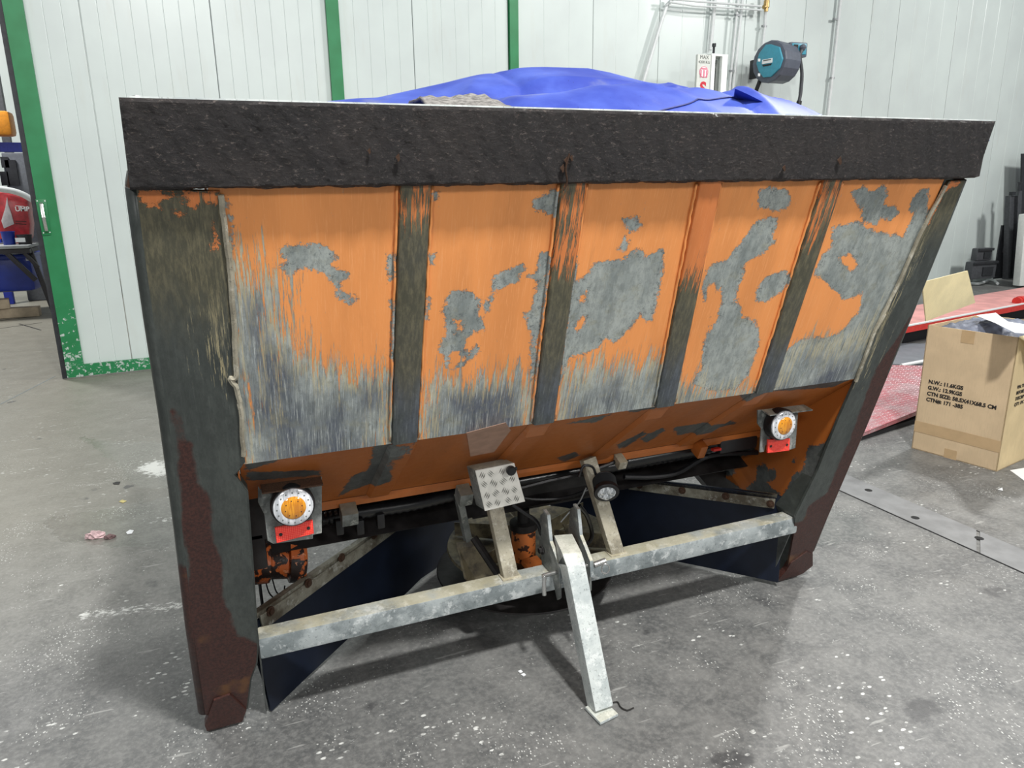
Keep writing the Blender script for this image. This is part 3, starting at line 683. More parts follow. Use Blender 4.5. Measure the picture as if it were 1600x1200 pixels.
# ribs welded on the panel
RIBS = [((627, 668), (607, 655)), ((876, 910), (828, 866)), ((1089, 1120), (1020, 1052)), ((1281, 1308), (1177, 1207))]
ribpoly = [
 [[(622, 345), (672, 350), (668, 700), (600, 700)], [(628, 298), (668, 298), (668, 312), (628, 312)]],
 [[(858, 428), (905, 425), (880, 700), (810, 700)], [(880, 300), (905, 300), (903, 306), (880, 306)], [(878, 345), (886, 345), (884, 362), (876, 362)]],
 [[(1060, 440), (1095, 440), (1060, 650), (1010, 660)]],
 [[(1252, 380), (1290, 375), (1215, 640), (1165, 650)], [(1298, 292), (1312, 292), (1290, 385), (1278, 385)]]]
for i, ((tx0, tx1), (bx0, bx1)) in enumerate(RIBS):
    ty, by = (300 if i == 0 else 293), (686, 659, 634, 609)[i]
    a, b = aP(tx0, ty)[0], aP(tx1, ty)[0]; c, d = aP(bx0, by)[0], aP(bx1, by)[0]
    cu_, cl = (a+b)/2, (c+d)/2; hw = (b-a+d-c)/4
    sec = [(-1.0, 0.0), (-.93, .009), (-.82, .0115), (.82, .0115), (.93, .009), (1.0, 0.0)]
    nv = 90; V = []; Fc = []
    for j in range(nv+1):
        v = .13+(V5-.134)*j/nv; uc = cu_+(cl-cu_)*j/nv
        for (x, h) in sec: V.append(panel(uc+x*hw, v, h+.0005))
    m = len(sec)
    for j in range(nv):
        for k_ in range(m-1): Fc.append((j*m+k_, j*m+k_+1, (j+1)*m+k_+1, (j+1)*m+k_))
    Fc += [tuple(range(m)), tuple(range(nv*m+m-1, nv*m-1, -1))]
    q = UV(np.array(V)); pu = [puv([(x+(90 if m_ in (1, 2) else -90)*(k_ == 0), y+(150 if (k_ == 0 and m_ > 1) else 0)) for m_, (x, y) in enumerate(p)], .01) for k_, p in enumerate(ribpoly[i])]
    pk = sdf(q, pu)-.03; st = pk+.045
    mk('rib', V, Fc, 'frame', sp, attrs=dict(peel=pk, streak=st, rust=np.full(len(q), -.3), olive=np.clip(.35-(q[:, 1]-.15)*.75, -.3, .3)), smooth=True, auto=True)
    # ragged weld bead along each side
    for sgn in (-1, 1):
        pth = [panel(cu_+(cl-cu_)*j/40+sgn*(hw+.003+random.uniform(-.001, .001)), .14+(V5-.15)*j/40, .003+random.uniform(-.0015, .001)) for j in range(41)]
        v, f = tubegeo(pth, .0034, 6)
        q = UV(np.array(v)); mk('weld_bead', v, f, 'panel', sp, smooth=True, attrs=dict(peel=sdf(q, peelUV, holeUV), streak=sdf(q, strUV), rust=np.full(len(q), -.3), olive=np.full(len(q), -.3)))

# rusty rim band across the top: lumpy slab standing proud of the panel
TLq, BLq = uv_of(aP(185, 153, .022)), uv_of(aP(203, 298, .022)); TRq, BRq = uv_of(aP(1558, 190, .022)), uv_of(aP(1527, 279, .022))
def lump(x, y):
    return (.0008*math.sin(x*23+2*math.sin(y*31))*math.sin(y*41+x*7)+.0005*math.sin(x*71+y*57)+.0006*math.sin(x*133-y*90)+random.uniform(-.0007, .0007))
def rimfn(s, t):
    u = (TLq[0]*(1-t)+BLq[0]*t)*(1-s)+(TRq[0]*(1-t)+BRq[0]*t)*s
    v = (TLq[1]*(1-t)+BLq[1]*t)*(1-s)+(TRq[1]*(1-t)+BRq[1]*t)*s
    if s > .999 and t > .6: u += .012*(t-.6)/.4*1.0 - (.018 if t > .97 else 0)
    if t > .99: v += .0008*math.sin(u*39)+.0008*math.sin(u*97+1)+random.uniform(-.001, .001)
    e = min(s*340, (1-s)*340, t*30, (1-t)*30); ed = min(1, e/1.0)
    return panel(u, v, .022-.004*(1-ed)+lump(u, v)*ed)
gridslab('rim_band', rimfn, 340, 30, (0, .03, 0), 'rim', sp)
ra_, rb_ = panel(TLq[0]+.012, TLq[1], .018), panel(TRq[0]-.012, TRq[1], .018)
prism('rim_flange', [ra_+np.array([0, .002, .0028]), rb_+np.array([0, .002, .0028]), rb_+np.array([0, .002, -.001]), ra_+np.array([0, .002, -.001])], (0, .05, 0), 'galv_clean', sp)
for z0, x in ((0, 0),):
    v, f = tubegeo([aP(205, 153, .0), aP(212, 151, .0), aP(220, 153, 0)], .003, 6); mk('weld_spatter', v, f, 'galv_dark', sp)
# drips of rust on the rim seam
for (x, y, r_) in ((885, 250, 4), (893, 246, 3), (879, 262, 4), (1225, 262, 3), (1312, 250, 4), (622, 245, 4), (577, 235, 3)):
    prism('rust_flake', [aP(x-r_, y, .0245), aP(x, y+r_*2, .025), aP(x+r_*.7, y+r_, .0245), aP(x+r_*.3, y-r_*1.4, .0245)], PN*.0015, 'rustbolt', sp)
tube('rust_drip', [aP(890, 240, .026), aP(884, 262, .027), aP(886, 285, .026), aP(880, 298, .024)], .0018, 'rustbolt', sp, n=6, sm=4)

# corner posts (bent channel faces in the leaning plane)
def poly_grid(name, poly_px, off, th, mat, parent, maps, res=.014):
    """a plate cut to an outline, triangulated finely enough to carry its wear maps"""
    pu = [uv_of(aP(x, y, off)) for x, y in poly_px]
    bm = bmesh.new(); vs_ = [bm.verts.new(Vector(panel(u, max(0, v), off))) for u, v in pu]
    bm.faces.new(vs_)
    us = [p[0] for p in pu]; vv_ = [p[1] for p in pu]
    U0, U1, A_, B_ = min(us), max(us), min(vv_), max(vv_)
    n = int((U1-U0)/res)
    for i in range(1, n):
        g = bm.verts[:]+bm.edges[:]+bm.faces[:]
        bmesh.ops.bisect_plane(bm, geom=g, plane_co=Vector(panel(U0+(U1-U0)*i/n, 0, off)), plane_no=(1, 0, 0))
    n = int((B_-A_)/res); dv = panel(0, 1)-panel(0, 0)
    for i in range(1, n):
        g = bm.verts[:]+bm.edges[:]+bm.faces[:]
        bmesh.ops.bisect_plane(bm, geom=g, plane_co=Vector(panel(0, A_+(B_-A_)*i/n, off)), plane_no=Vector(dv))
    r = bmesh.ops.extrude_face_region(bm, geom=bm.faces[:]); ex = [e for e in r['geom'] if isinstance(e, bmesh.types.BMVert)]
    bmesh.ops.translate(bm, verts=ex, vec=Vector(-PN*th))
    V = np.array([v.co[:] for v in bm.verts]); bm.verts.index_update(); Fc = [[v.index for v in f.verts] for f in bm.faces]; bm.free()
    V[:, 2] = np.maximum(V[:, 2], .003)
    return mk(name, V, Fc, mat, parent, attrs=maps(V), smooth=False)
def post_maps(rust_px, orange_px, olive_v, peel_px=()):
    ru = [puv(p) for p in rust_px]; og = [puv(p) for p in orange_px]; pe = [puv(p) for p in peel_px]
    def mp(V):
        q = UV(V); o = sdf(q, og)
        dr_ = [puv([(306, 325), (326, 325), (337, 400), (352, 480), (360, 570), (350, 570), (336, 480), (320, 400)]), puv([(1440, 345), (1448, 350), (1395, 460), (1345, 590), (1336, 590), (1385, 460)])]
        return dict(peel=np.clip(-o, -.1, .3), streak=sdf(q, dr_)-.004, rust=sdf(q, ru), olive=np.clip((olive_v-q[:, 1])*.8, -.3, .3))
    return mp
LP = [(213, 296), (343, 299), (356, 420), (371, 590), (383, 722), (366, 742), (385, 770), (395, 900), (402, 1012), (400, 1036), (391, 1060), (385, 1108), (333, 1120), (321, 1117), (302, 985), (285, 830), (262, 650), (240, 500), (225, 390)]
lm = post_maps([[(283, 680), (300, 690), (305, 750), (328, 775), (333, 830), (346, 880), (348, 930), (362, 960), (372, 990), (405, 1005), (410, 1120), (300, 1130), (292, 900), (280, 760)], [(268, 640), (285, 655), (292, 700), (280, 710)]],
               [[(215, 298), (344, 298), (346, 318), (318, 318), (300, 325), (285, 308), (262, 306), (250, 320), (222, 322)], [(333, 345), (341, 345), (338, 395), (330, 392)], [(262, 326), (282, 330), (278, 340), (262, 338)]], .38)
lp = poly_grid('corner_post', LP, .004, .008, 'frame', sp, lm)
# rounded outer return of the left post, going back along the side
def post_return(pxs, X_sign):
    V = []; Fc = []; n = len(pxs)
    for (x, y) in pxs:
        p = aP(x, y, .004); p[2] = max(p[2], .004)
        for k_ in range(6):
            th = k_/5*PI/2; r = .018
            V.append(p + np.array([X_sign*r*math.sin(th), 0, 0]) - PN*(r*(1-math.cos(th))))
        V.append(p + np.array([X_sign*.018, 0, 0]) - PN*.10)
    m = 7
    for i in range(n-1):
        for k_ in range(m-1): Fc.append((i*m+k_, i*m+k_+1, (i+1)*m+k_+1, (i+1)*m+k_))
    return V, Fc
for pts, sg in (([(213, 296), (225, 390), (240, 500), (262, 650), (285, 830), (302, 985), (321, 1117)], -1), ([(1508, 282), (1475, 365), (1415, 515), (1350, 672), (1290, 812), (1270, 862)], 1)):
    v, f = post_return(pts, sg); q = UV(np.array(v))
    o = mk('post_return', v, f, 'frame', sp, smooth=True, attrs=dict(peel=np.full(len(q), .3), streak=np.full(len(q), -.3), olive=np.full(len(q), -.3),
           rust=(q[:, 1]-1.0)*.5 if sg < 0 else (q[:, 1]-.72)*.6))
    md = o.modifiers.new('thickness', 'SOLIDIFY'); md.thickness = .003
# folded foot of the left post
foot = [(334, 1095), (359, 1086), (385, 1110), (374, 1140), (352, 1143), (326, 1149), (320, 1134)]
mpf = lambda V: dict(peel=np.full(len(V), .3), streak=np.full(len(V), -.3), rust=np.full(len(V), .3), olive=np.full(len(V), -.3))
poly_grid('post_foot', foot, .010, .02, 'frame', sp, mpf, res=.03)
RP = [(1508, 282), (1483, 283), (1450, 345), (1392, 470), (1338, 592), (1310, 655), (1278, 735), (1243, 806), (1240, 838), (1232, 880), (1228, 897), (1240, 903), (1258, 893), (1268, 885), (1270, 862), (1290, 812), (1350, 672), (1415, 515), (1475, 365)]
rmaps = post_maps([[(1418, 500), (1370, 570), (1335, 660), (1312, 720), (1290, 770), (1262, 790), (1252, 812), (1200, 830), (1200, 950), (1300, 950), (1480, 420)]],
                  [[(1483, 283), (1500, 282), (1492, 291), (1478, 293)], [(1480, 290), (1470, 292), (1440, 352), (1448, 350)]], .30)
rp = poly_grid('corner_post', RP, .004, .008, 'frame', sp, rmaps)
poly_grid('post_foot', [(1228, 893), (1236, 880), (1262, 862), (1270, 866), (1270, 884), (1240, 908), (1228, 911), (1214, 908)], .008, .02, 'frame', sp, mpf, res=.03)
# weld beads where the panel meets the posts
for pth in ([(345, 305), (352, 360), (360, 430), (366, 520), (369, 585), (360, 592), (369, 606), (376, 640), (381, 712)], [(1478, 290), (1440, 362), (1405, 440), (1370, 512), (1382, 490), (1366, 520), (1345, 575), (1337, 596)]):
    P = smooth_path([aP(x, y, .006) for x, y in pth], 6); P = [p+np.array([random.uniform(-.001, .001), 0, 0]) for p in P]
    tube('weld_bead', P, .0055, 'galv_dusty', sp, n=6)

for pts in ([(342, 305), (356, 420), (371, 590), (383, 718), (366, 742), (385, 770), (395, 900), (402, 1012), (400, 1036), (391, 1060), (385, 1108)],
            [(1338, 594), (1310, 655), (1292, 700), (1278, 735), (1262, 768), (1243, 806), (1240, 838), (1232, 880), (1228, 897)]):
    V = []; Fc = []
    for (x, y) in pts:
        p = aP(x, y, -.003); p[2] = max(p[2], .004); dd_ = .004 if (x > 800 and y < 700) else .10*min(1, max(.15, (y-690)/110)) if x > 800 else .05; V += [p, p+np.array([0, dd_, 0]), p+np.array([.004, dd_, 0]), p+np.array([.004, 0, 0])]
    for i in range(len(pts)-1):
        for k_ in range(4): Fc.append((i*4+k_, i*4+(k_+1) % 4, i*4+4+(k_+1) % 4, i*4+4+k_))
    Fc += [(0, 1, 2, 3), (len(V)-1, len(V)-2, len(V)-3, len(V)-4)]
    mk('post_web', V, Fc, 'frame', sp, attrs=dict(peel=np.full(len(V), .3), streak=np.full(len(V), -.3), rust=np.full(len(V), -.3), olive=np.full(len(V), -.05)))
# lower hopper sheet, folding away under the panel
FO = np.array([0, V5*SA, ZT-V5*CA]); ANG = math.radians(37)
LD = np.array([0, math.cos(ANG), -math.sin(ANG)]); LN = np.array([0, -math.sin(ANG), -math.cos(ANG)])
def low(u, s, off=0.0): return FO+np.array([u, 0, 0])+LD*s+LN*off
def aL(px, py, off=0.0): return on(px, py, FO+LN*off, LN)
def luv(p): return float(p[0]), float(np.dot(np.array(p)-FO, LD))
LOWS = .435
lowpeel = [[luv(aL(*q)) for q in p] for p in (
 [(585, 690), (610, 683), (605, 715), (612, 745), (590, 752), (560, 762), (530, 775), (548, 745), (575, 735), (580, 715)], [(600, 700), (640, 685), (650, 690), (618, 725), (600, 735)],
 [(383, 722), (450, 712), (420, 725), (385, 735)], [(690, 672), (760, 655), (740, 665), (700, 675)],
 [(884, 662), (960, 645), (930, 660)], [(980, 640), (1060, 622), (1050, 630), (990, 645)], [(1150, 606), (1250, 598), (1330, 592), (1300, 605), (1200, 612), (1160, 625)],
 [(960, 690), (1000, 670), (1010, 678), (975, 700)], [(1050, 668), (1140, 655), (1150, 662), (1060, 680)], [(870, 715), (900, 706), (905, 712), (880, 722)],
 [(1000, 685), (1035, 668), (1040, 672), (1010, 692)], [(385, 738), (500, 735), (500, 742), (390, 752)])]
def lmaps(V):
    q = np.stack([np.asarray(V)[:, 0], (np.asarray(V)-FO)@LD], 1)
    return dict(peel=sdf(q, lowpeel), streak=np.full(len(q), -.3), rust=np.full(len(q), -.3), olive=np.full(len(q), -.3))
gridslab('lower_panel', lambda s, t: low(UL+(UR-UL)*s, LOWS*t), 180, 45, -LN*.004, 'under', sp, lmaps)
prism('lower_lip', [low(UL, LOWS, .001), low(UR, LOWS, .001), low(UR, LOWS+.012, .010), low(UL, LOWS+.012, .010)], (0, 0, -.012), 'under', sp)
for i, ((bx0, bx1), by) in enumerate(zip([(607, 655), (828, 866), (1020, 1052), (1177, 1207)], (686, 659, 634, 609))):
    u0 = (aP(bx0, by)[0]+aP(bx1, by)[0])/2
    V = []; Fc = []; sec = [(-.036, 0), (-.026, .014), (.026, .014), (.036, 0)]
    for j in range(21):
        for x, h in sec: V.append(low(u0+x, .004+(LOWS-.01)*j/20, h*min(1, j/3)*.8+.0006))
    for j in range(20):
        for k_ in range(3): Fc.append((j*4+k_, j*4+k_+1, j*4+5+k_, j*4+4+k_))
    Fc += [(0, 1, 2, 3), (83, 82, 81, 80)]
    mk('lower_rib', V, Fc, 'under', sp, attrs=lmaps(np.array(V)))
# old sticker ghost on the lower sheet
prism('sticker_residue', [aL(729, 676, .0018), aL(790, 660, .0018), aL(798, 672, .0018), aL(772, 706, .0018), aL(735, 713, .0018)], LN*.0006, plain('sticker_residue', (168, 132, 112), .6), sp)

# side plates, far panel, chute: the rest of the hopper body
def side_plate(X, mat, name, inner_peel=None):
    prof = [(0.0, 1.50), (.545, .01), (.60, .01), (.69, .295), (.80, .295), (1.02, .60), (1.30, 1.50)]
    nz = 60; V = []
    # ruled between leading and trailing edges so that it carries wear maps
    def lead(z): return (ZT-z)*SA/CA+.004
    def trail(z):
        if z < .295: return .60+(z-.01)/.285*.09
        if z < .60: return .80+(z-.295)/.305*.22
        return 1.02+(z-.60)/.90*.28
    def fn(s, t):
        z = 1.50+(.012-1.50)*t; a = lead(z); return np.array([X, a+(trail(z)-a)*s, z])
    holes = [[tuple(aX(x, y, X)[1:]) for x, y in p] for p in (inner_peel or [])]
    def mp(V):
        q = np.asarray(V)[:, 1:]; pk = sdf(q, holes) if holes else np.full(len(q), -.3)
        pk = np.maximum(pk, (.36 if X < 0 else .30)-q[:, 1])
        return dict(peel=pk, streak=np.full(len(q), -.3), rust=np.full(len(q), -.3), olive=np.full(len(q), -.3))
    return gridslab(name, fn, 50, 90, (.004 if X > 0 else -.004, 0, 0), mat, sp, mp)
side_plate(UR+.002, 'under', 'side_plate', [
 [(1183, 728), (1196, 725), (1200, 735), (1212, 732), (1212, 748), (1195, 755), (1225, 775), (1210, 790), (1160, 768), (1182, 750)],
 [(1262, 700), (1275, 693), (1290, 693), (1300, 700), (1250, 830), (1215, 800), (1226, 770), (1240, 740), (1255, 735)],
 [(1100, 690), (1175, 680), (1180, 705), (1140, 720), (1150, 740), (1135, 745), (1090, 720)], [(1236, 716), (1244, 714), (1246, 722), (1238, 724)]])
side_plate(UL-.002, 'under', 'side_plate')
prism('far_panel', [(UL, 1.02, .56), (UR, 1.02, .56), (UR, 1.29, 1.50), (UL, 1.29, 1.50)], (0, .005, 0), 'dark', sp)
prism('far_lower_panel', [(UL, .68, .40), (UR, .68, .40), (UR, 1.02, .56), (UL, 1.02, .56)], (0, .005, -.004), 'dark', sp)
box('discharge_chute', (.04, .83, .43), (.46, .22, .12), 'dark', sp, bevel=.006)
lead_l = [(UL-.10, .02, 1.49), (UL-.10, 1.29, 1.50)]
for X in (UL-.105, UR+.105):
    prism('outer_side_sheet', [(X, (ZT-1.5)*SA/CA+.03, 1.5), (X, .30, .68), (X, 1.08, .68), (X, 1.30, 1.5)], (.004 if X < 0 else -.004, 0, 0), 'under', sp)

# cross tube between the posts
TC = (aP(402, 1003, .03), aP(1242, 812, .03))
yf, zc = .428, .268
tubeo = sqtube('cross_tube', [(UL-.004, yf+.03, zc), (UR+.012, yf+.03, zc+.004)], .060, .060, 'galv', sp, side=(0, 1, 0), bevel=.007)
# two support posts from tube to hopper lip
for (bx, by), (tx, ty), wd in (((797, 905), (768, 770), .046), ((963, 868), (918, 716), .046)):
    b = aY(bx, by, .46); b[2] = .296; tp = aY(tx, ty, .545)
    sqtube('support_post', [b, tp], wd, .03, 'galv_dusty', sp, bevel=.004)
    box('weld_collar', b+np.array([0, 0, .003]), (wd+.014, .044, .010), 'galv_dusty', sp, bevel=.004)

# rubber skirts with bolted clamp strips
def skirt(A, B, outline_px, strip_px, bolts, name_l):
    A = np.array(A, float); B = np.array(B, float); d = (B-A); d[2] = 0; d /= np.linalg.norm(d)
    n = np.array([d[1], -d[0], 0]);  n = n if n[1] < 0 else -n
    q = lambda x, y, o=0.0: on(x, y, A+n*o, n)
    pts = [q(x, y) for x, y in outline_px]
    for p in pts: p[2] = max(p[2], .006)
    sk = prism('rubber_skirt', pts, -n*.008, 'rubber', sp)
    st = prism('clamp_strip', [q(x, y, .001) for x, y in strip_px], n*.006, 'strip', sp, bevel=.0015)
    prism('skirt_top_edge', [q(strip_px[0][0]-3, strip_px[0][1]-3), q(strip_px[1][0]+2, strip_px[1][1]-5), q(strip_px[1][0]+2, strip_px[1][1]-1), q(strip_px[0][0]-1, strip_px[0][1]+4)], -n*.02, 'strip', sp)
    for x, y in bolts:
        lathe('bolt', q(x, y, .006), n, [(0, .014), (.003, .014), (.003, .0085), (.009, .008), (.010, .005)], 'rustbolt', st, n=12)
skirt((-.866, .52, 0), (-.30, 1.03, 0),
      [(400, 972), (650, 792), (700, 770), (790, 770), (790, 880), (720, 878), (705, 884), (680, 892), (658, 904), (640, 922), (622, 944), (590, 962), (545, 997), (480, 1058), (430, 1112), (424, 1112), (412, 1060), (402, 1030)],
      [(404, 962), (648, 792), (653, 803), (409, 984)], [(422, 955), (481, 911), (533, 871), (584, 836), (630, 803)], 'left')
skirt((.872, .50, 0), (.50, .98, 0),
      [(1226, 776), (1150, 765), (985, 746), (860, 733), (860, 850), (900, 860), (1050, 884), (1120, 890), (1205, 908), (1216, 910)],
      [(983, 751), (1212, 779), (1210, 794), (983, 764)], [(999, 758), (1066, 766), (1134, 775), (1204, 787)], 'right')
box('seam_thread', aX(1216, 875, .865), (.003, .003, .13), 'label', sp, R=rotm(-.05, 0, 0)) if False else None
# thin rubber edge standing out behind the left post
tube('edge_strip', [aP(283, 826, -.05), aP(292, 905, -.05), aP(303, 998, -.05)], .004, 'black', sp, n=6)

# spinner disc with vanes, hub motor and bracket arm
DC = np.array([.06, .80, .195])
sd = lathe('spinner_disc', DC, (0, 0, 1), [(-.012, .10), (-.004, .29), (.004, .305), (.012, .302), (.004, .27), (.0, .08)], 'disc', sp, n=48)
for k_ in range(6):
    th = k_*PI/3+.35; d = np.array([math.cos(th), math.sin(th), 0]); s = np.array([-d[1], d[0], 0])
    a = DC+d*.07+np.array([0, 0, .004]); b = DC+d*.285+s*.03+np.array([0, 0, .010])
    prism('vane', [a, b, b+np.array([0, 0, .05]), a+np.array([0, 0, .06])], s*.004, 'disc', sd)
lathe('guard_ring', DC+np.array([-.03, .02, -.09]), (0, 0, 1), [(0, .306), (.003, .309), (.006, .306)], 'dark', sp, n=48)
mc = aY(818, 830, .72)
lathe('hub_motor', (mc[0], .72, mc[2]-.05), (0, 0, 1), [(-.06, .046), (-.052, .048), (-.05, .040), (.055, .040), (.06, .034), (.062, .030)], 'motor', sp, n=16)
lathe('hub_cap', (mc[0], .72, mc[2]-.05), (0, 0, 1), [(.062, .046), (.085, .046), (.087, .02), (.13, .02)], 'dark', sp, n=16)
box('hub_block', (mc[0]+.01, .72, mc[2]-.155), (.20, .16, .035), 'disc', sp, bevel=.005)
box('hub_key', aY(833, 882, .64), (.06, .05, .02), 'motor', sp, R=rotm(.3, 0, .2), bevel=.004)
sqtube('bracket_arm', [aY(716, 775, .62), aY(728, 830, .66), aY(738, 875, .70)], .02, .05, 'galv_dark', sp, bevel=.002)
tube('vane_arm', [aY(740, 840, .60), aY(780, 900, .52)], .012, 'dark', sp, n=8)
prism('deflector_blade', [aY(712, 848, .66), aY(738, 845, .64), aY(792, 905, .52), aY(752, 922, .54), aY(726, 905, .6)], (0, .006, .0), 'disc', sp)
prism('deflector_blade', [aY(880, 820, .66), aY(905, 825, .66), aY(918, 850, .66), aY(915, 868, .66), aY(895, 862, .66)], (0, .006, 0), 'disc', sp)
for q in ([(560, 830), (548, 805)], ): pass

# old motor hanging behind the left post
m0 = aY(392, 880, .72); m1 = aY(478, 874, .72)
lathe('drive_motor', m0, m1-m0, [(-.06, .05), (0, .056), (.01, .062), (.05, .060), (.055, .050), (.10, .052), (.105, .064), (.14, .066), (.15, .058), (.155, .03)], 'blob', sp, n=22)
tube('motor_lead', [aY(405, 905, .72), aY(408, 930, .72), aY(410, 945, .72)], .005, 'black', sp, n=6, sm=3)
tube('motor_lead', [aY(425, 903, .70), aY(432, 925, .70), aY(442, 932, .70), aY(445, 915, .70)], .0022, 'black', sp, n=6, sm=4)
tube('motor_lead', [aY(414, 905, .70), aY(420, 925, .70), aY(428, 935, .70)], .0022, 'black', sp, n=6, sm=4)
for (x, y, w_, h_) in ((392, 800, .07, .12), (398, 850, .05, .10)):
    p = aY(x, y, .52); box('gearbox', p, (w_, .10, h_), 'dark', sp, bevel=.006)

# black hose loom under the lip, its clamps and loose cables
def nearlip(px, py, off=.05): return aY(px, py, .60+off)
loomp = smooth_path([nearlip(x, y) for x, y in ((470, 822), (500, 812), (560, 801), (640, 789), (715, 772), (780, 758), (850, 745), (905, 735), (960, 728), (1030, 717), (1100, 703), (1170, 690))], 14)
tube('hose_loom', loomp, .021, 'blackgloss', sp, n=12, ridges=.86)
tube('hose_loom', smooth_path([nearlip(x, y, .02) for x, y in ((975, 722), (1030, 712), (1080, 703), (1130, 693), (1175, 688))], 14), .026, 'blackgloss', sp, n=12, ridges=.88)
tube('hose_loom', smooth_path([nearlip(x, y, .04) for x, y in ((975, 745), (1020, 745), (1060, 738), (1110, 712), (1185, 707))], 6), .009, 'black', sp, n=8)
tube('cable', [nearlip(x, y, -.02) for x, y in ((735, 780), (800, 766), (855, 752), (900, 742), (945, 728), (975, 715))], .006, 'black', sp, n=6, sm=6)
tube('cable', [nearlip(x, y, -.01) for x, y in ((790, 770), (830, 780), (880, 778), (920, 765), (935, 752))], .0045, 'black', sp, n=6, sm=6)
tube('cable', [aY(x, y, .56) for x, y in ((905, 790), (918, 808), (925, 835), (917, 850), (900, 854), (885, 848))], .007, 'blackgloss', sp, n=8, sm=6)
tube('cable', [aY(x, y, .56) for x, y in ((916, 762), (905, 785), (890, 800), (876, 816))], .0022, 'cable', sp, n=6, sm=4)
tube('cable', [aY(x, y, .50) for x, y in ((905, 745), (912, 728), (926, 730), (932, 745), (938, 755))], .004, 'black', sp, n=6, sm=6)
tube('cable', [aY(x, y, .50) for x, y in ((800, 788), (820, 802), (838, 815), (846, 835))], .006, 'black', sp, n=8, sm=5)
for (x, y, s_, m_) in ((545, 803, (.045, .05, .045), 'galv_dark'), (725, 773, (.04, .05, .045), 'galv_dark'), (968, 720, (.03, .05, .03), 'galv_dusty'), (1092, 700, (.028, .05, .05), 'under')):
    box('hose_clamp', nearlip(x, y, -.025), s_, m_, sp, R=rotm(.4, 0, 0), bevel=.003)
for (x, y) in ((530, 822), (562, 822), (594, 812)):
    box('hose_end', nearlip(x, y, .03), (.022, .03, .045), 'black', sp, bevel=.004)
prism('underframe_beam', [aY(1085, 735, .80), aY(1135, 732, .80), aY(1175, 775, .80), aY(1110, 765, .80)], (0, .06, 0), 'dark', sp)
box('cross_bearer', (.0, .78, .50), (1.72, .06, .035), 'dark', sp)
box('terminal_box', nearlip(1145, 690, .02), (.16, .07, .05), 'black', sp, bevel=.01)
box('red_connector', nearlip(1119, 702, -.02), (.032, .015, .008), 'red', sp)

# tail lamps on folded brackets
def tail_lamp(cpx, plate_px, hood_px, ref_px, Y, side):
    P = [aY(x, y, Y) for x, y in plate_px]
    pl = prism('lamp_bracket', P, (0, .005, 0), 'galv_dark', sp, bevel=.0015)
    H = [aY(x, y, Y) for x, y in hood_px]
    a, b, c, d = H
    prism('bracket_hood', [a, b, b+np.array([0, -.038, -.006]), a+np.array([0, -.038, -.006])], (0, .001, -.004), 'rustbolt' if side < 0 else 'galv_dark', sp)
    c = aY(cpx[0], cpx[1], Y-.035)
    ax = (0, -1, 0)
    hs = lathe('tail_lamp', c+np.array([0, .032, 0]), ax, [(0, .043), (.004, .0485), (.028, .050), (.034, .048), (.034, .038)], 'black', sp, n=36)
    lathe('clear_ring', c+np.array([0, -.001, 0]), ax, [(0, .045), (.005, .0445), (.008, .040), (.009, .028)], 'clear', hs, n=36)
    lathe('amber_lens', c+np.array([0, -.003, 0]), ax, [(0, .029), (.006, .029), (.010, .024), (.012, .009)], 'amber', hs, n=32)
    for k_ in range(16):
        th = 2*PI*k_/16; p = c+np.array([.0365*math.cos(th), -.0095, .0365*math.sin(th)])
        lathe('led_dot', p, ax, [(0, .0018), (.0008, .0016)], 'greyink', hs, n=6)
    for k_ in range(8):
        th = 2*PI*k_/8+.2; p = c+np.array([.019*math.cos(th), -.0138, .019*math.sin(th)])
        lathe('led_dot', p, ax, [(-.002, .0016), (.0006, .0014)], 'rustbolt', hs, n=6)
    rq = [aY(x, y, Y-.008) for x, y in ref_px]
    rf = prism('reflector', rq, (0, -.007, 0), 'red_reflex', sp, bevel=.0015)
    m_ = (rq[0]+rq[3])/2; m2 = (rq[1]+rq[2])/2
    for p in (m_+(m2-m_)*.13, m2-(m2-m_)*.13): lathe('rivet', p+np.array([0, -.007, 0]), ax, [(0, .0042), (.0012, .004)], 'ink', rf, n=10)
tail_lamp((458, 791), [(403, 760), (407, 765), (503, 745), (503, 833), (489, 836), (489, 842), (427, 850), (418, 845), (413, 804), (403, 785)], [(407, 757), (501, 744), (503, 750), (412, 767)], [(429, 823), (488, 811), (490, 832), (432, 847)], .345, -1)
tail_lamp((1223, 664), [(1184, 641), (1248, 634), (1243, 700), (1234, 703), (1232, 692), (1196, 696), (1194, 706), (1187, 707), (1190, 670), (1184, 662)], [(1190, 640), (1256, 632), (1260, 636), (1196, 641)], [(1198, 686), (1232, 684), (1231, 703), (1197, 707)], .345, 1)

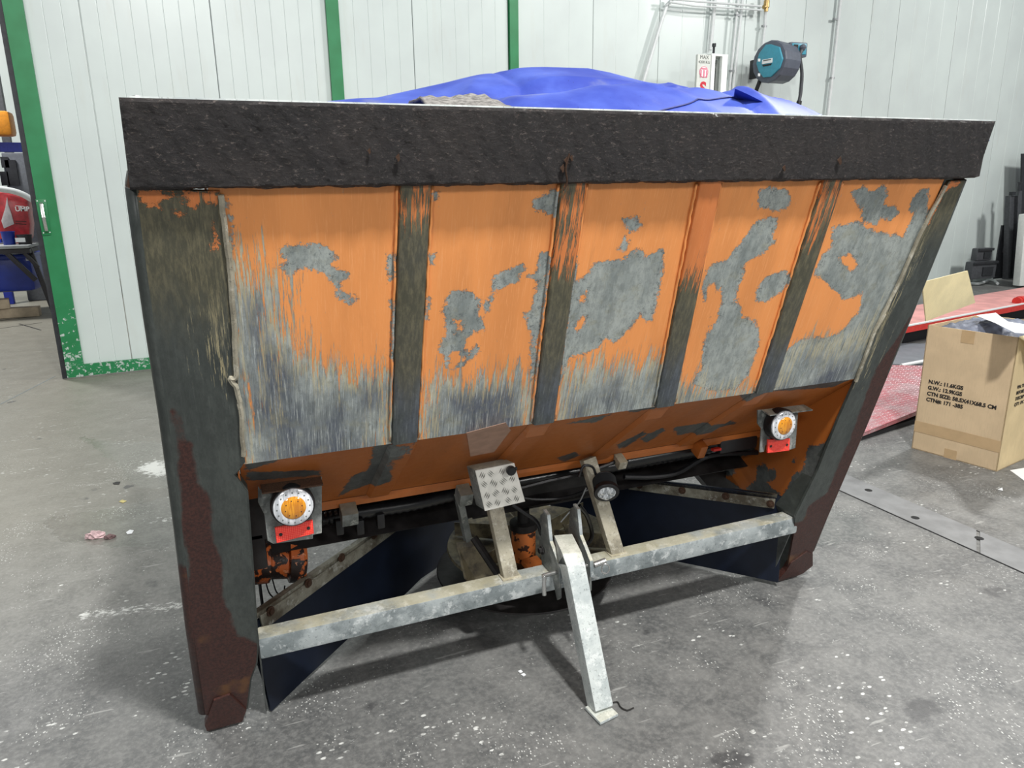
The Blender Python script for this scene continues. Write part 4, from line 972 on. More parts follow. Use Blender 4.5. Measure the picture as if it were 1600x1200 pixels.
# checker plate box with a black knob
Yb = .40
q = [aY(742, 735, Yb), aY(803, 723, Yb), aY(820, 783, Yb), aY(757, 798, Yb)]
cb = prism('control_box', [p+np.array([0, .003, 0]) for p in q], (-.010, .040, .0), 'galv_dark', sp, bevel=.004)
fp_ = prism('checker_plate', q, (0, -.003, 0), 'alu', sp, bevel=.001)
ex, ez = (q[1]-q[0]), (q[3]-q[0])
Vb, Fb = [], []
for gi in range(4):
    for gj in range(4):
        cx, cy = (gi+.5)/4, (gj+.5)/4; ang = .9 if (gi+gj) % 2 else -.9
        for k_ in range(4):
            o = (k_-1.5)*.045
            dx, dy = math.cos(ang), math.sin(ang); nx, ny = -dy, dx
            mid = np.array([cx+nx*o, cy+ny*o]); hl, hw2 = .09, .012
            pts = [mid-np.array([dx, dy])*hl, mid+np.array([nx, ny])*hw2, mid+np.array([dx, dy])*hl, mid-np.array([nx, ny])*hw2]
            if any(p[0] < .02 or p[0] > .98 or p[1] < .02 or p[1] > .98 for p in pts): continue
            n0 = len(Vb)
            for p in pts: Vb.append(q[0]+ex*p[0]+ez*p[1]+np.array([0, -.0031, 0]))
            Vb.append(q[0]+ex*mid[0]+ez*mid[1]+np.array([0, -.0070, 0]))
            Fb += [(n0, n0+1, n0+4), (n0+1, n0+2, n0+4), (n0+2, n0+3, n0+4), (n0+3, n0, n0+4)]
tb = mk('tread_bars', Vb, Fb, plain('shade_toned_tread_bars', (150, 150, 146), .4, .3), fp_); tb['kind'] = 'stuff'  # bars darker than the plate: relief shading put into their colour
kb = aY(796, 733, Yb-.004)
lathe('knob', kb, (0, -1, 0), [(0, .008), (.006, .013), (.016, .0135), (.020, .010)], 'black', fp_, n=16)
tube('knob_lever', [kb+np.array([0, -.012, 0]), kb+np.array([.016, -.014, .006])], .004, 'black', fp_, n=8)

# round work light
wc = aY(948, 771, .44)
wax = np.array([-.30, -.85, -.43]); wax /= np.linalg.norm(wax)
wl = lathe('work_light', wc-wax*.068, wax, [(0, .018), (.006, .030), (.010, .032)]+[(.012+.0035*k_, (.036 if k_ % 2 else .030)) for k_ in range(12)]+[(.054, .036), (.058, .038), (.066, .038), (.068, .036), (.068, .031)], 'black', sp, n=28)
lathe('lamp_glass', wc-wax*.004, wax, [(0, .0325), (.003, .032), (.005, .022)], 'lampglass', wl, n=28)
for k_ in range(3):
    th = k_*2*PI/3+.5; a, b, d = frame_of(wax)
    lathe('led_lens', wc+wax*.0005+a*.015*math.cos(th)+b*.015*math.sin(th), wax, [(0, .012), (.003, .0115), (.005, .005)], 'lampglass', wl, n=12)

# pivoting parking leg with its cheek plates, pin and clip
CX = .005
Pt = np.array([CX-.012, .44, .385]); Pc = aY(893, 876, .335); Pb = aZ(938, 1104, .012)
sqtube('parking_leg', [Pt, Pc, Pc+(Pb-Pc)*.02, Pb], .056, .052, 'galv_clean', sp, side=(1, 0, 0), bevel=.007)
fz = [aZ(914, 1104, .012), aZ(938, 1129, .012), aZ(966, 1115, .012), aZ(942, 1092, .012)]
prism('foot_plate', fz, (0, 0, -.009), 'galv_clean', sp, bevel=.002)
def cheek(X, pts):
    V = [aX(x, y, X) for x, y in pts]
    return prism('cheek_plate', V, (.008, 0, 0), 'galv_dark', sp, bevel=.002)
Yp = [(.50, .455), (.475, .475), (.455, .470), (.445, .43), (.437, .395), (.395, .365), (.372, .345), (.368, .25), (.385, .235), (.42, .30), (.49, .30), (.51, .37)]
for X in (CX-.058, CX+.040):
    prism('cheek_plate', [(X, y, z) for y, z in Yp], (.008, 0, 0), 'galv_dark', sp, bevel=.002)
    prism('cheek_edge', [(X-.001, y, z) for y, z in ((.476, .477), (.455, .472), (.445, .43), (.437, .395), (.395, .365), (.372, .345), (.366, .30), (.3605, .30), (.366, .349), (.392, .371), (.431, .401), (.438, .432), (.449, .477), (.476, .483))], (.010, 0, 0), 'galv', sp)
pin = [np.array([CX+.075, .385, .325]), np.array([CX-.085, .385, .325]), np.array([CX-.100, .380, .318]), np.array([CX-.104, .372, .27])]
tube('hitch_pin', pin, .0065, 'chrome', sp, n=10, sm=5)
rc = np.array([CX+.072, .380, .325])
tube('pin_sleeve', [rc+np.array([-.012, 0, 0]), rc+np.array([.026, 0, .006])], .009, 'chrome', sp, n=10)
tube('ring_clip', [rc+np.array([.022, -.008, -.016])+.016*np.array([math.cos(t)*.7, -.2*math.cos(t), math.sin(t)]) for t in np.linspace(0, 2*PI*.97, 20)], .0022, 'chrome', sp, n=6)
lathe('cheek_bolt', (CX-.060, .48, .35), (-1, 0, 0), [(0, .013), (.004, .013), (.004, .009), (.012, .009)], 'dark', sp, n=8)
tube('bent_wire', [aY(905, 915, .62), aY(868, 930, .60), aY(862, 938, .6), aY(885, 940, .6), aY(915, 915, .62)], .0014, 'cable', sp, n=5)

# ------------------------------------------------------------------ tarpaulin and cloth on the load
def interp(x, xs, ys): return float(np.interp(x, xs, ys))
r1 = [aY(x, y, .70) for x, y in ((470, 166), (510, 158), (560, 153), (590, 152), (640, 141), (700, 128), (760, 113), (790, 105), (850, 104), (920, 106), (950, 112), (1000, 126), (1050, 138), (1100, 143), (1150, 146), (1200, 162), (1245, 180), (1270, 190))]
r2 = [aY(x, y, .32) for x, y in ((470, 170), (640, 172), (760, 170), (790, 152), (830, 149), (870, 146), (925, 134), (970, 133), (1040, 137), (1100, 140), (1138, 141), (1150, 134), (1165, 144), (1200, 158), (1245, 178), (1270, 190))]
x1_, z1_ = [p[0] for p in r1], [p[2] for p in r1]; x2_, z2_ = [p[0] for p in r2], [p[2] for p in r2]

def seg_d(x, y, ax_, ay_, bx_, by_):
    ex_, ey_ = bx_-ax_, by_-ay_; t = max(0, min(1, ((x-ax_)*ex_+(y-ay_)*ey_)/(ex_*ex_+ey_*ey_)))
    return math.hypot(x-ax_-ex_*t, y-ay_-ey_*t)
kx = interp(0, [0], [0]); cr1 = aY(783, 106, .70)[0]
def tz(x, y):
    a = max(interp(x, x1_, z1_), 1.475); b = max(interp(x, x2_, z2_), 1.475)
    if y < .32:
        t = (y-.055)/.265; z = 1.50+(b-1.50)*math.sin(max(0, t)*PI/2)**1.4
    elif y < .70:
        t = (y-.32)/.38; z = b+(a-b)*t**1.3 - .055*math.sin(min(1, t*1.8)*PI)*max(0, min(1, (x+.22)*8))
    else: t = (y-.70)/.555; z = a+(1.44-a)*(1-math.cos(t*PI/2))
    z += .003*math.sin(x*9+y*9)*math.sin(y*9)
    z -= .016*math.exp(-(seg_d(x, y, cr1, .70, cr1-.02, .40)/.028)**1.2)      # pinched crease below the crown
    z += .010*math.exp(-seg_d(x, y, cr1-.10, .62, cr1-.30, .30)/.035)
    z += .009*math.exp(-seg_d(x, y, .10, .34, .26, .12)/.022)
    z += .010*math.exp(-seg_d(x, y, .30, .33, .42, .62)/.025)
    z -= .012*math.exp(-seg_d(x, y, .36, .33, .37, .10)/.02)
    z += .008*math.exp(-seg_d(x, y, .52, .32, .60, .10)/.02)
    return z
Vt = []; nu, nv = 220, 70; X0, X1 = -.70, 1.03
for j in range(nv+1):
    y = .055+1.20*j/nv
    for i in range(nu+1):
        x = X0+(X1-X0)*i/nu; Vt.append((x, y, tz(x, y)))
Ft = [(j*(nu+1)+i, j*(nu+1)+i+1, (j+1)*(nu+1)+i+1, (j+1)*(nu+1)+i) for j in range(nv) for i in range(nu)]
tp = mk('tarpaulin', Vt, Ft, 'tarp', smooth=True); md = tp.modifiers.new('thickness', 'SOLIDIFY'); md.thickness = .003
meta(tp, 'blue PVC tarpaulin heaped over the top of the hopper', 'tarpaulin')
tube('welded_seam', [(x, y, tz(x, y)+.002) for x, y in zip(np.linspace(-.05, .37, 40), np.linspace(.10, .24, 40))], .0022, plain('dark_blue_seam', (36, 44, 110), .5), tp, n=6)
fold_ = [aY(1150, 139, .20), aY(1170, 148, .20), aY(1200, 163, .20), aY(1226, 182, .20), aY(1215, 188, .30), aY(1146, 186, .30), aY(1146, 160, .26)]
prism('turned_fold', fold_, (.0, .004, .001), 'tarp', tp)
Vc = []; nu, nv = 40, 10
ctop = [(655, 151), (662, 150), (700, 152), (730, 147), (755, 148), (775, 157), (795, 166), (802, 170)]
cp = [aY(x, y, .10) for x, y in ctop]
for j in range(nv+1):
    for i in range(nu+1):
        x = cp[0][0]+(cp[-1][0]-cp[0][0])*i/nu; zt = interp(x, [p[0] for p in cp], [p[2] for p in cp])
        t = j/nv; y = .035+.20*t; z = 1.525+(zt-1.525)*min(1, math.sin(t*PI)*1.25)+.0015*math.sin(i*1.1+j)
        Vc.append((x, y, z))
Ftc = [(j*(nu+1)+i, j*(nu+1)+i+1, (j+1)*(nu+1)+i+1, (j+1)*(nu+1)+i) for j in range(nv) for i in range(nu)]
cl = mk('cloth', Vc, Ftc, 'cloth', smooth=True); md = cl.modifiers.new('thickness', 'SOLIDIFY'); md.thickness = .006
meta(cl, 'grey knitted cloth lying on the rim in front of the tarpaulin', 'cloth')

# ------------------------------------------------------------------ cardboard box at the right
def carton():
    A = aZ(1557, 737); B = aZ(1424, 700); H = .685
    e = (B-A)/np.linalg.norm(B-A); wl_ = .428; B = A+e*wl_; f = np.array([e[1], -e[0], 0.]); f = f if f[0] > 0 else -f; D = .56
    t = thing('carton', (A+B)/2+f*D/2, 'tall open brown cardboard carton with printed weights, right of the spreader', 'carton')
    top = np.array([0, 0, H]); th = .005
    def wallp(name, p, q_, inn, mat='card', h=H): return prism(name, [p, q_, q_+np.array([0, 0, h]), p+np.array([0, 0, h])], inn*th, mat, t)
    wallp('front_wall', A, B, f); wallp('back_wall', A+f*D, B+f*D, -f)
    wallp('side_wall', A, A+f*D, e, 'cardside'); wallp('side_wall', B, B+f*D, -e, 'card')
    prism('base', [A, B, B+f*D, A+f*D], (0, 0, th), 'card', t)
    # raised flap on the far left side (stands up), short flap hanging at the right
    fl = [B+top, B+top+f*.40, None, None]
    g = lambda x, y: on(x, y, B+top, np.array([e[0]*.97, e[1]*.97, .22]))
    prism('top_flap', [g(1447, 502), g(1524, 473), g(1512, 423), g(1441, 441)], e*th, 'cardin', t)
    prism('top_flap', [A+top, A+top+f*.5, A+top+f*.48-e*.12+np.array([0, 0, -.085]), A+top+f*.03-e*.12+np.array([0, 0, -.075])], (0, 0, th), 'cardin', t)
    n = -f
    def tape(s0, s1, z0, z1): prism('packing_tape', [A+e*s0*wl_+n*.0008+np.array([0, 0, z0]), A+e*s1*wl_+n*.0008+np.array([0, 0, z0]), A+e*s1*wl_+n*.0008+np.array([0, 0, z1]), A+e*s0*wl_+n*.0008+np.array([0, 0, z1])], n*.0006, 'tape', t)
    tape(.455, .60, H-.065, H); tape(.455, .60, 0, .05); tape(.0, 1.0, .10, .16)
    # seam print in the photograph's four lines
    xax = -e; zax = np.array([0, 0, 1.]); R = np.stack([xax, zax, np.cross(xax, zax)], 1)
    lines = ['N.W.: 11.6KGS', 'G.W.: 12.9KGS', 'CTN SIZE: 58.5X41X68.5 CM', 'CTN#: 171 -385']
    org = on(1451, 597, A, f)
    for i, s in enumerate(lines): text('box_print', s, org+n*.0012-zax*(.005+.0325*i)+e*(0), R, .0275, 'ink', t, bold=.0011)
    xs = f; R2 = np.stack([xs, zax, np.cross(xs, zax)], 1); o2 = A+f*.07-e*.001+zax*.42
    for i, s in enumerate(['P/N: TOP', 'BEFORE OPENING', 'DESCRIPTION', 'QTY: 1PC']): text('side_print', s, o2-zax*.03*i-e*.0008, R2, .024, 'ink', t, bold=.0005)
    # bag and papers inside
    c = (A+B)/2+f*D/2
    Vg = []; nu, nv = 34, 34
    for j in range(nv+1):
        for i in range(nu+1):
            s, u = i/nu, j/nv; x = s-.5; y = u-.5; r = max(abs(x), abs(y))*2
            p = A+e*wl_*(.04+.92*s)+f*D*(.04+.92*u)
            z = H-.035+.055*(1-r**4)+.006*math.sin(9*s+17*u)*math.cos(13*u-5*s)+.004*math.sin(41*s+19*u)+.004*math.sin(60*u-13*s+3*math.sin(12*s))
            Vg.append((p[0], p[1], z))
    Fg = [(j*(nu+1)+i, j*(nu+1)+i+1, (j+1)*(nu+1)+i+1, (j+1)*(nu+1)+i) for j in range(nv) for i in range(nu)]
    bg = mk('bin_bag', Vg, Fg, 'bag', smooth=True); md = bg.modifiers.new('thickness', 'SOLIDIFY'); md.thickness = .002
    meta(bg, 'dark crumpled plastic bag filling the mouth of the cardboard carton', 'bag')
    def sheet(px, H0, name, label, z2=0):
        P = [aZ(x, y, H0) for x, y in px]; o = prism(name, P, (0, 0, .0015), 'paper'); meta(o, label, 'paper'); return o
    sheet([(1525, 493), (1556, 489), (1562, 494), (1575, 503), (1600, 507), (1620, 512), (1600, 521), (1585, 520), (1555, 505)], H+.055, 'paper_sheet', 'creased white paper lying on the dark bag in the carton')
carton()
o = prism('paper_sheet', [aZ(1578, 735), aZ(1603, 731), aZ(1640, 745), aZ(1600, 751)], (0, 0, .0015), 'paper'); meta(o, 'white paper lying on the floor at the carton corner', 'paper')
for x, y in ((1596, 738), (1602, 741)): pass

# ------------------------------------------------------------------ red lift deck and ramp behind the carton
def lift():
    zt = .20
    a = aZ(1390, 514, zt); b = aZ(1600, 474, zt); d = (b-a)/np.linalg.norm(b-a); a = a-d*.9; b = b+d*3.5; n = np.array([-d[1], d[0], 0])
    t = thing('lift_deck', (a+b)/2*np.array([1, 1, 0]), 'low red enamelled scissor lift deck behind the carton', 'vehicle lift')
    w1 = aZ(1600, 450, zt); wdt = max(.6, float(np.dot(w1-a, n)))
    prism('deck_top', [a, b, b+n*wdt, a+n*wdt], (0, 0, -.03), 'pinkdeck', t, bevel=.004)
    zz = np.array([0, 0, 1.])
    prism('deck_edge', [a-n*.02, b-n*.02, b-n*.02-zz*.06, a-n*.02-zz*.06], n*.02, 'red', t)
    prism('edge_highlight', [a-n*.021+zz*.006, b-n*.021+zz*.006, b-n*.021-zz*.004, a-n*.021-zz*.004], n*.03, 'conduit', t)
    prism('under_deck_shade', [a+n*.1-zz*.06, b+n*.1-zz*.06, b+n*.1-zz*zt*.98, a+n*.1-zz*zt*.98], n*(wdt-.2), 'undershade', t)  # black block stands in for the shaded gap beneath the deck
    hh = aZ(1594, 470, zt+.02)
    lathe('hinge_knuckle', hh, d, [(-.08, .045), (-.03, .045), (-.03, .05), (.03, .05), (.03, .045), (.3, .045)], 'red', t, n=12)
    # grey approach plate
    g = [aZ(x, y, .02) for x, y in ((1392, 569), (1488, 569), (1500, 538), (1402, 536))]
    gp = prism('approach_plate', g, (0, 0, -.015), 'slate'); meta(gp, 'flat blue-grey steel plate on the floor in front of the red lift deck', 'steel plate')
    tb_ = tube('metal_rod', [aZ(1408, 571, .045), aZ(1424, 568, .045), aZ(1450, 563, .045)], .014, 'conduit', n=10); meta(tb_, 'short pale steel rod lying at the top of the red tread ramp', 'rod')
lift()
def ramp():
    P = [aZ(1343, 678, .035), aZ(1445, 636, .10), aZ(1462, 577, .16), aZ(1385, 573, .13), aZ(1330, 590, .10)]
    P = [aZ(1346, 677, .05), aZ(1470, 627, .10), aZ(1490, 572, .10), aZ(1375, 570, .05)]
    t = thing('tread_ramp', P[0]*np.array([1, 1, 0]), 'sloping worn red diamond tread ramp beside the carton', 'ramp')
    prism('ramp_plate', P, (0, 0, -.008), 'tread', t, bevel=.002)
    ex, ey = P[1]-P[0], P[3]-P[0]
    zz = np.array([0, 0, 1.])
    prism('ramp_lip', [P[0]-zz*.001, P[1]-zz*.001, P[1]-zz*.03, P[0]-zz*.022], ey/np.linalg.norm(ey)*.006, 'tread', t)
    k_ = .0
    V, Fc = [], []
    nx = 30; ny = 24
    for i in range(nx):
        for j in range(ny):
            s, u = (i+.5)/nx, (j+.5)/ny
            p = (P[0]*(1-s)+P[1]*s)*(1-u)+(P[3]*(1-s)+P[2]*s)*u
            d = ex/np.linalg.norm(ex) if (i+j) % 2 else ey/np.linalg.norm(ey); o = ey/np.linalg.norm(ey) if (i+j) % 2 else ex/np.linalg.norm(ex)
            n0 = len(V)
            for q_ in (d*.016, o*.006, -d*.016, -o*.006): V.append(p+q_+zz*.0003)
            V.append(p+zz*.004); Fc += [(n0, n0+1, n0+4), (n0+1, n0+2, n0+4), (n0+2, n0+3, n0+4), (n0+3, n0, n0+4)]
    td = mk('tread_studs', V, Fc, plain('worn_stud_tops', (204, 178, 182), .35, .2), t); td['kind'] = 'stuff'
    g = [P[0]*np.array([1, 1, 0]), P[1]*np.array([1, 1, 0]), P[2]*np.array([1, 1, 0]), P[3]*np.array([1, 1, 0])]
    prism('ramp_under_shade', [x+ey/np.linalg.norm(ey)*.02 for x in g], (0, 0, .03), 'undershade', t)  # black slab in place of the shadow under the ramp
ramp()

# ------------------------------------------------------------------ steelwork against the far end of the wall
def steel():
    Y = 5.75
    g = 'dark steel castings by the wall'
    def blk(x0, y0, x1, y1, Y, name, label, depth=.12, cham=0):
        a, b = aY(x0, y1, Y), aY(x1, y0, Y); w_, h = b[0]-a[0], b[2]-a[2]; z0 = max(0.002, a[2])
        t = thing(name, ((a[0]+b[0])/2, Y+depth/2, z0), label, 'steel block', g)
        X0, X1 = a[0], b[0]
        prof = [(X0+w_*.12*cham, z0), (X1, z0), (X1, z0+h), (X0+w_*.0, z0+h*(1-.0)), (X0, z0+h*.35)]
        box('body', ((X0+X1)/2, Y+depth/2, z0+h/2), (w_, depth, h), 'steelgrey', t, bevel=.02)
        box('recess', ((X0+X1)/2+w_*.12, Y-.004, z0+h*.42), (w_*.42, .02, h*.5), 'steelblack', t)
        box('top_rim', ((X0+X1)/2, Y-.012, z0+h-.02), (w_*.98, .03, .035), 'steelblack', t, bevel=.006)
        return t
    blk(1517, 407, 1559, 437, 5.75, 'steel_block', 'dark grey steel block at the bottom of the stack by the wall')
    blk(1526, 387, 1552, 408, 5.80, 'steel_block', 'smaller dark steel block topmost on the stack by the wall', .10)
    for (px0, px1, top, bot, Yb_, lean, lab, name, mat) in (
        (1553, 1569, 352, 436, 5.85, 0, 'short dark steel plate standing behind the stacked blocks', 'steel_plate', 'steelblack'),
        (1569, 1581, 306, 436, 5.80, .012, 'tall grey channel beam leaning on wall beside the blocks', 'steel_beam', 'steelgrey'),
        (1586, 1591, 298, 438, 5.85, 0, 'thin dark upright bar right of the tall grey beam', 'steel_bar', 'steelgrey')):
        a = aY(px0, bot, Yb_); b = aY(px1, bot, Yb_); tp_ = aY(px1, top, Yb_)[2]; sh = aY(px0+6, top, Yb_)[0]-aY(px0, bot, Yb_)[0]
        a[2] = b[2] = max(.003, a[2]); 
        s = np.array([sh*(1 if name != 'steel_plate' else 0), lean, tp_-a[2]])
        t = thing(name, (a+b)/2, lab, 'steel')
        prism('web', [a, b, b+s, a+s], (0, .02, 0), mat, t)
        if name == 'steel_beam':
            for p in (a, b): prism('flange', [p+np.array([-.012, -.05, 0]), p+np.array([.012, -.05, 0]), p+np.array([.012, .02, 0]), p+np.array([-.012, .02, 0])], s, 'steelgrey', t)
            box('cap_block', (a+b)/2+s+np.array([.02, 0, .03]), (.07, .05, .05), 'steelblack', t)
        elif name == 'steel_bar':
            lathe('bar_pin', a+s, (0, 0, 1), [(0, .02), (.1, .02), (.1, .03), (.12, .03)], 'steelblack', t, n=8)
        else:
            box('bracket', (a+b)/2+s*.6+np.array([0, -.03, 0]), (.08, .04, .16), 'steelgrey', t, bevel=.004)
    o = tube('hose', [aY(1545, 402, 5.7), aY(1560, 395, 5.7), aY(1567, 370, 5.7), aY(1566, 345, 5.7), aY(1572, 325, 5.7), aY(1580, 312, 5.75)], .016, 'steelblack', n=6, sm=6)
    bpy.data.objects.remove(o, do_unlink=True)
    o = tube('white_hose', [aZ(1517, 443, .02), aZ(1530, 443, .03), aZ(1543, 439, .03), aZ(1552, 438, .05), aZ(1559, 443, .03)], .02, 'conduit', n=8, sm=6); meta(o, 'white hose curling on the floor below the dark steel blocks', 'hose')
    a = aY(1591, 448, 5.5); b = aY(1600, 448, 5.5)
    z0 = 0
    q_ = [aY(1593, 447, 5.45), aY(1640, 447, 5.45), aY(1640, 330, 5.45), aY(1603, 335, 5.45)]
    o = prism('machine_cabinet', [aY(1594, 437, 6.0), aY(1650, 437, 6.0), aY(1650, 240, 6.0), aY(1597, 240, 6.0)], (0, .02, 0), 'steelblack'); meta(o, 'dark cabinet edge standing behind upright bars at the far right', 'cabinet')
    for p in q_: p[2] = max(p[2], .003)
    o = prism('white_post', q_, (0, .1, 0), 'signwhite', bevel=.01); meta(o, 'leaning white sheet at the extreme right edge by the red deck', 'sheet')
steel()

# ------------------------------------------------------------------ beyond the door opening at the left
def leftside():
    Y = 9.2
    def P(x, y, Yq=Y): return aY(x, y, Yq)
    # far wall of the next bay
    o = box('wall_left', (-5.0, 13.5, 2.6), (9, .1, 5.2), 'wall'); meta(o, kind='structure')
    t = thing('drum_tub', P(25, 455)*np.array([1, 1, 0]), 'large blue plastic tub under the black trestle, left opening', 'tub')
    a, b = P(-60, 458), P(58, 458); zt = P(30, 398)[2]; zb = max(.06, P(30, 456)[2]); cx = (a[0]+b[0])/2; wd = b[0]-a[0]
    V = []; seg = [(0, .93), (.15, .97), (.5, 1.0), (.55, 1.02), (1.0, 1.03)]
    box('tub_body', (cx, Y+.3, (zt+zb)/2), (wd, .6, zt-zb), 'bluedrum', t, bevel=.06)
    box('tub_rim', (cx, Y+.3, zt-.02), (wd*1.02, .64, .05), 'bluedrum', t, bevel=.015)
    lm_ = P(42, 404); 
    prism('square_mark', [P(40, 401, Y-.004), P(45, 401, Y-.004), P(45.5, 407, Y-.004), P(40.5, 407, Y-.004)], (0, .002, 0), 'label', t)
    prism('mark_centre', [P(41, 402.3, Y-.006), P(44, 402.3, Y-.006), P(44.4, 405.8, Y-.006), P(41.4, 405.8, Y-.006)], (0, .001, 0), 'bluedrum', t)
    # wooden bearers
    a = P(-70, 484); b = P(66, 467); z = max(.004, a[2])
    o = box('timber', ((P(-70, 478)[0]+P(64, 478)[0])/2, Y-.1, .06), (P(64, 478)[0]-P(-70, 478)[0], .14, .115), 'wood', bevel=.006); meta(o, 'long pale timber bearer on the floor below the below the blue tub', 'timber', 'timbers under the blue tub')
    o = box('timber', (P(-8, 462)[0], Y-.12, .175), (.32, .2, .11), 'wood', bevel=.006, R=rotm(0, 0, .2)); meta(o, 'short timber block lying on the long bearer at left edge', 'timber', 'timbers under the blue tub')
    # trestle
    Yt = Y-.35
    t = thing('trestle', P(20, 470, Yt)*np.array([1, 1, 0]), 'black steel trestle with grey top edge and diagonal braces', 'trestle')
    zt = P(20, 386, Yt)[2]; xr = P(46, 384, Yt)[0]
    box('top_bar', (xr-.7, Yt+.35, zt), (1.4, .8, .035), 'cable', t, bevel=.006)
    box('under_bar', (xr-.7, Yt+.2, zt-.05), (1.4, .46, .05), 'rackblack', t)
    sqtube('brace', [P(8, 393, Yt), P(56, 438, Yt)], .05, .05, 'rackblack', t, side=(0, 1, 0))
    sqtube('brace', [P(36, 393, Yt), P(60, 418, Yt)], .04, .04, 'rackblack', t, side=(0, 1, 0))
    sqtube('leg', [(xr-.03, Yt+.1, zt), (xr+.12, Yt+.1, .003)], .05, .05, 'rackblack', t, side=(0, 1, 0))
    sqtube('leg', [(xr-1.35, Yt+.1, zt), (xr-1.35, Yt+.1, .003)], .05, .05, 'rackblack', t, side=(0, 1, 0))
    # pails on the trestle
    for x0, x1, top, mat, lab in ((2, 24, 366, 'bluedrum', 'small blue pail on the trestle under the red sack'), (26, 50, 371, 'rackblack', 'dark open pail on the trestle beside the blue pail')):
        a, b = P(x0, 384, Yt+.12), P(x1, 384, Yt+.12); r = (b[0]-a[0])/2; h = P(x0, top, Yt+.12)[2]-zt
        t = thing('pail', ((a[0]+b[0])/2, Yt+.2, zt+.02), lab, 'pail', 'pails on the trestle')
        lathe('body', ((a[0]+b[0])/2, Yt+.2, zt+.018), (0, 0, 1), [(0, r*.85), (.01, r*.9), (h*.9, r), (h, r*1.05), (h+.01, r*1.05), (h+.01, r*.9), (.03, r*.8)], mat, t, n=20)
        if mat != 'bluedrum': box('paper_tag', ((a[0]+b[0])/2-.03, Yt+.2-r*1.0, zt+h*.7), (.10, .01, .05), 'label', t)
    # red foil sack
    out = [(-20, 300), (8, 300), (30, 304), (44, 312), (44, 330), (47, 350), (46, 366), (38, 374), (28, 376), (10, 368), (-20, 368)]
    out = [(x, y+(6 if y > 360 else 0)) for x, y in out]
    Ps = [P(x, y, Yt+.42) for x, y in out]
    t = thing('foil_sack', Ps[8], 'bulging red foil sack with white side strip above the trestle', 'sack')
    o = prism('sack_body', Ps, (0, .28, 0), 'redsack', t, bevel=.035)
    prism('white_strip', [P(x, y, Yt+.405) for x, y in ((11, 307), (8, 325), (2, 345), (6, 357), (22, 350), (18, 335), (13, 320))], (0, .01, 0), 'whitesack', t, bevel=.002)
    xa = P(22, 330, Yt+.405)
    text('sack_print', 'UMP', P(24, 330, Yt+.405), rotm(PI/2, 0, 0), .075, 'label', t, bold=.002)
    for k_, (x0, x1, yy) in enumerate(((24, 37, 321), (24, 41, 345), (24, 41, 349))):
        a, b = P(x0, yy, Yt+.406), P(x1, yy+1, Yt+.406); prism('print_line', [a, b, b+np.array([0, 0, -.008]), a+np.array([0, 0, -.008])], (0, .004, 0), 'label' if k_ == 0 else 'ink', t)
    o = tube('white_hose', [P(-20, 293, Yt-.1), P(5, 296, Yt-.1), P(22, 299, Yt-.1), P(36, 304, Yt-.1), P(50, 312, Yt-.1)], .035, 'conduit', n=10, sm=5); meta(o, 'fat white hose arching over the red sack', 'hose')
    # machine, rack beam and orange beam
    Ym = 10.4
    t = thing('rack_bay', P(10, 400, Ym)*np.array([1, 1, 0]), 'blue storage rack beam over grey machine, seen in the left opening', 'rack')
    a, b = P(-60, 222, Ym), P(60, 222, Ym); h = a[2]-P(-60, 237, Ym)[2]
    box('rack_beam', ((a[0]+b[0])/2, Ym, a[2]-h/2), (b[0]-a[0], .1, h), 'bluebeam', t)
    sqtube('rack_upright', [P(-34, 225, Ym+.1), np.array([P(-34, 225, Ym)[0]+.0, Ym+.1, .003])], .10, .1, 'bluebeam', t)
    a, b = P(1, 238, Ym+.3), P(60, 238, Ym+.3); zb = P(1, 430, Ym+.3)[2]
    t = thing('machine', ((a[0]+b[0])/2, Ym+.5, .003), 'grey steel machine with dark panels behind the blue rack beam', 'machine')
    box('casing', ((a[0]+b[0])/2, Ym+.5, a[2]/2), (b[0]-a[0], .4, a[2]-.006), 'machine', t, bevel=.02)
    for x0, y0, x1, y1 in ((3, 245, 12, 262), (14, 250, 24, 290), (3, 268, 12, 290)):
        p, q_ = P(x0, y1, Ym+.28), P(x1, y0, Ym+.28); box('panel', ((p[0]+q_[0])/2, Ym+.285, (p[2]+q_[2])/2), (q_[0]-p[0], .02, q_[2]-p[2]), 'steelblack', t)
    a, b = P(-50, 173, Ym-.2), P(40, 173, Ym-.2); h = a[2]-P(-50, 212, Ym-.2)[2]
    t = thing('orange_boom', ((a[0]+b[0])/2, Ym-.2, a[2]-h), 'bright orange round-ended beam high in the left opening', 'beam')
    box('beam_body', ((a[0]+P(17, 173, Ym-.2)[0])/2, Ym-.2, a[2]-h/2), (P(17, 173, Ym-.2)[0]-a[0], .3, h), 'orangebeam', t, bevel=.05)
    box('beam_post', (a[0]-.9, Ym-.2, (a[2]-h)/2), (.2, .2, a[2]-h), 'steelgrey', t)
    box('beam_arm', (a[0]-.4, Ym-.2, a[2]-h/2), (1.2, .12, .12), 'steelgrey', t)
    a = P(3, 175, Ym+1.5)
    o = box('steel_column', (a[0], Ym+1.5, 1.6), (.10, .12, 3.2), 'steelgrey'); meta(o, 'grey upright column behind the orange beam', 'column')
    # expansion joints in the floor beyond
    for i, (p, q_) in enumerate((((-60, 522), (66, 504)), ((30, 506), (64, 516)), ((-60, 508), (60, 494)))):
        A_, B_ = aZ(*p), aZ(*q_); e = np.array([-(B_-A_)[1], (B_-A_)[0], 0]); e = e/np.linalg.norm(e)*.008
        o = prism('trim_%d' % (i+3), [A_-e, B_-e, B_+e, A_+e], (0, 0, .0015), 'gap'); meta(o, kind='structure')
leftside()

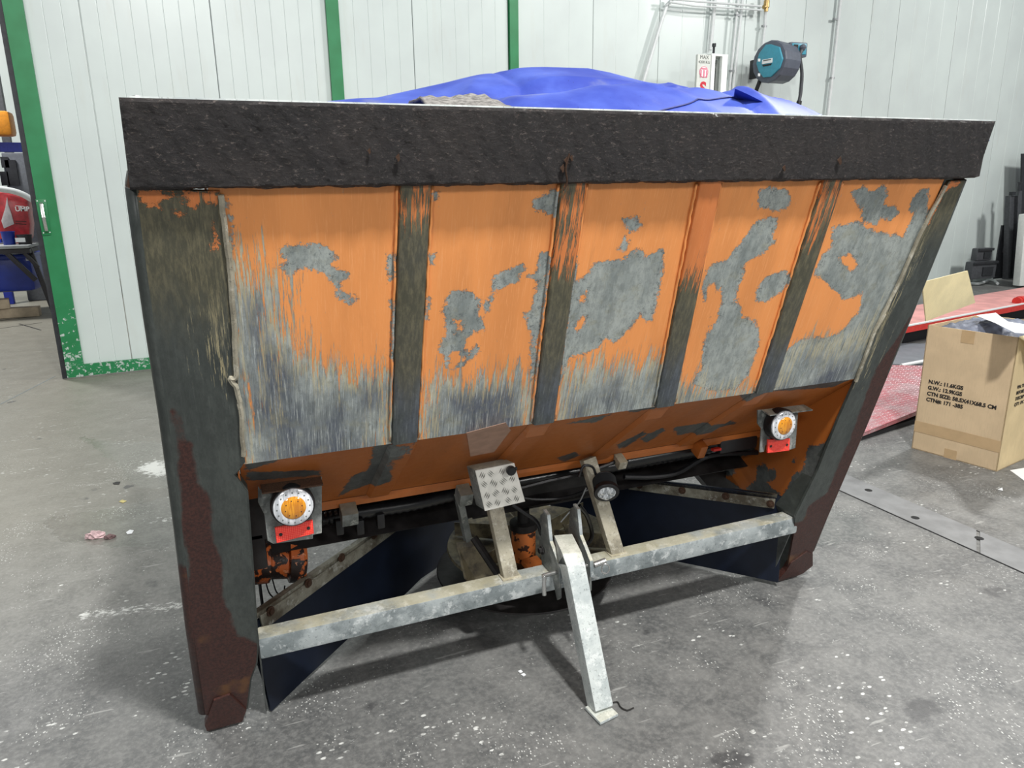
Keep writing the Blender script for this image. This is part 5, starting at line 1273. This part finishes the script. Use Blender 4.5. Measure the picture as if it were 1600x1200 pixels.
# threshold and right-hand door track line on the floor
A_, B_ = aZ(86, 588), aZ(0, 632)
e = np.array([-(B_-A_)[1], (B_-A_)[0], 0]); e = e/np.linalg.norm(e)*.006
o = prism('trim_6', [A_-e, B_-e, B_+e, A_+e], (0, 0, .001), 'seam'); meta(o, kind='structure')
# ------------------------------------------------------------------ litter on the floor
def crumple(name, c, r, h, mat, label, cat, seed, flat=.5):
    rs = random.Random(seed); bm = bmesh.new(); bmesh.ops.create_icosphere(bm, subdivisions=3, radius=1)
    for v in bm.verts:
        n = math.sin(v.co.x*5+seed)*math.cos(v.co.y*6-seed)+.5*math.sin(v.co.x*13+v.co.y*11)
        f = 1+.22*n+rs.uniform(-.08, .08)
        v.co = Vector((v.co.x*r[0]*f, v.co.y*r[1]*f, max(-.2, v.co.z)*h*f))
    V = np.array([v.co[:] for v in bm.verts]); V[:, 2] -= V[:, 2].min(); Fc = [[v.index for v in f.verts] for f in bm.faces]; bm.free()
    return meta(mk(name, V+np.array([c[0], c[1], .001]), Fc, mat), label, cat)
crumple('rag', aZ(150, 840), (.035, .02), .022, 'rag', 'crumpled pinkish rag lying on the floor left of spreader', 'rag', 3)
crumple('rag_scrap', aZ(172, 841), (.022, .014), .012, plain('brown_scrap', (110, 88, 88), .9), 'small brown scrap right beside the pink rag', 'scrap', 5)
def flat(name, px, mat, label, cat):
    return meta(prism(name, [aZ(x, y, .001) for x, y in px], (0, 0, .0015), mat), label, cat)
flat('paper_scrap', [(197, 832), (203, 828), (209, 829), (206, 834), (199, 835)], 'paper', 'white paper scrap just right of the pink rag', 'paper')
flat('leaf', [(186, 784), (191, 781), (198, 783), (192, 786)], 'leaf', 'tiny pale yellow leaf between door and rag', 'leaf')
flat('shaving', [(176, 755), (182, 753), (188, 753), (186, 757), (178, 757)], 'ink', 'small dark shaving on the floor above the yellow leaf', 'shaving')
flat('paper_scrap', [(1559, 765), (1566, 762), (1567, 767)], 'paper', 'folded white scrap on the floor below the carton', 'paper')
o = tube('wire_strand', [aZ(x, y, .003) for x, y in ((958, 1098), (965, 1097), (970, 1105), (980, 1110), (990, 1106))], .0022, 'ink', n=6, sm=5); meta(o, 'short black twisted strand beside the foot of the parking leg', 'strand')
for (x, y), lab in (((813, 1050), 'leftmost white chip of the pair right of tube shadow'), ((818, 1055), 'right white chip of the pair near tube shadow')):
    flat('paint_chip', [(x-4, y-1), (x+1, y-3), (x+4, y), (x, y+2)], 'paper', lab, 'paint chip')['group'] = 'white paint chips in front of the tube shadow'
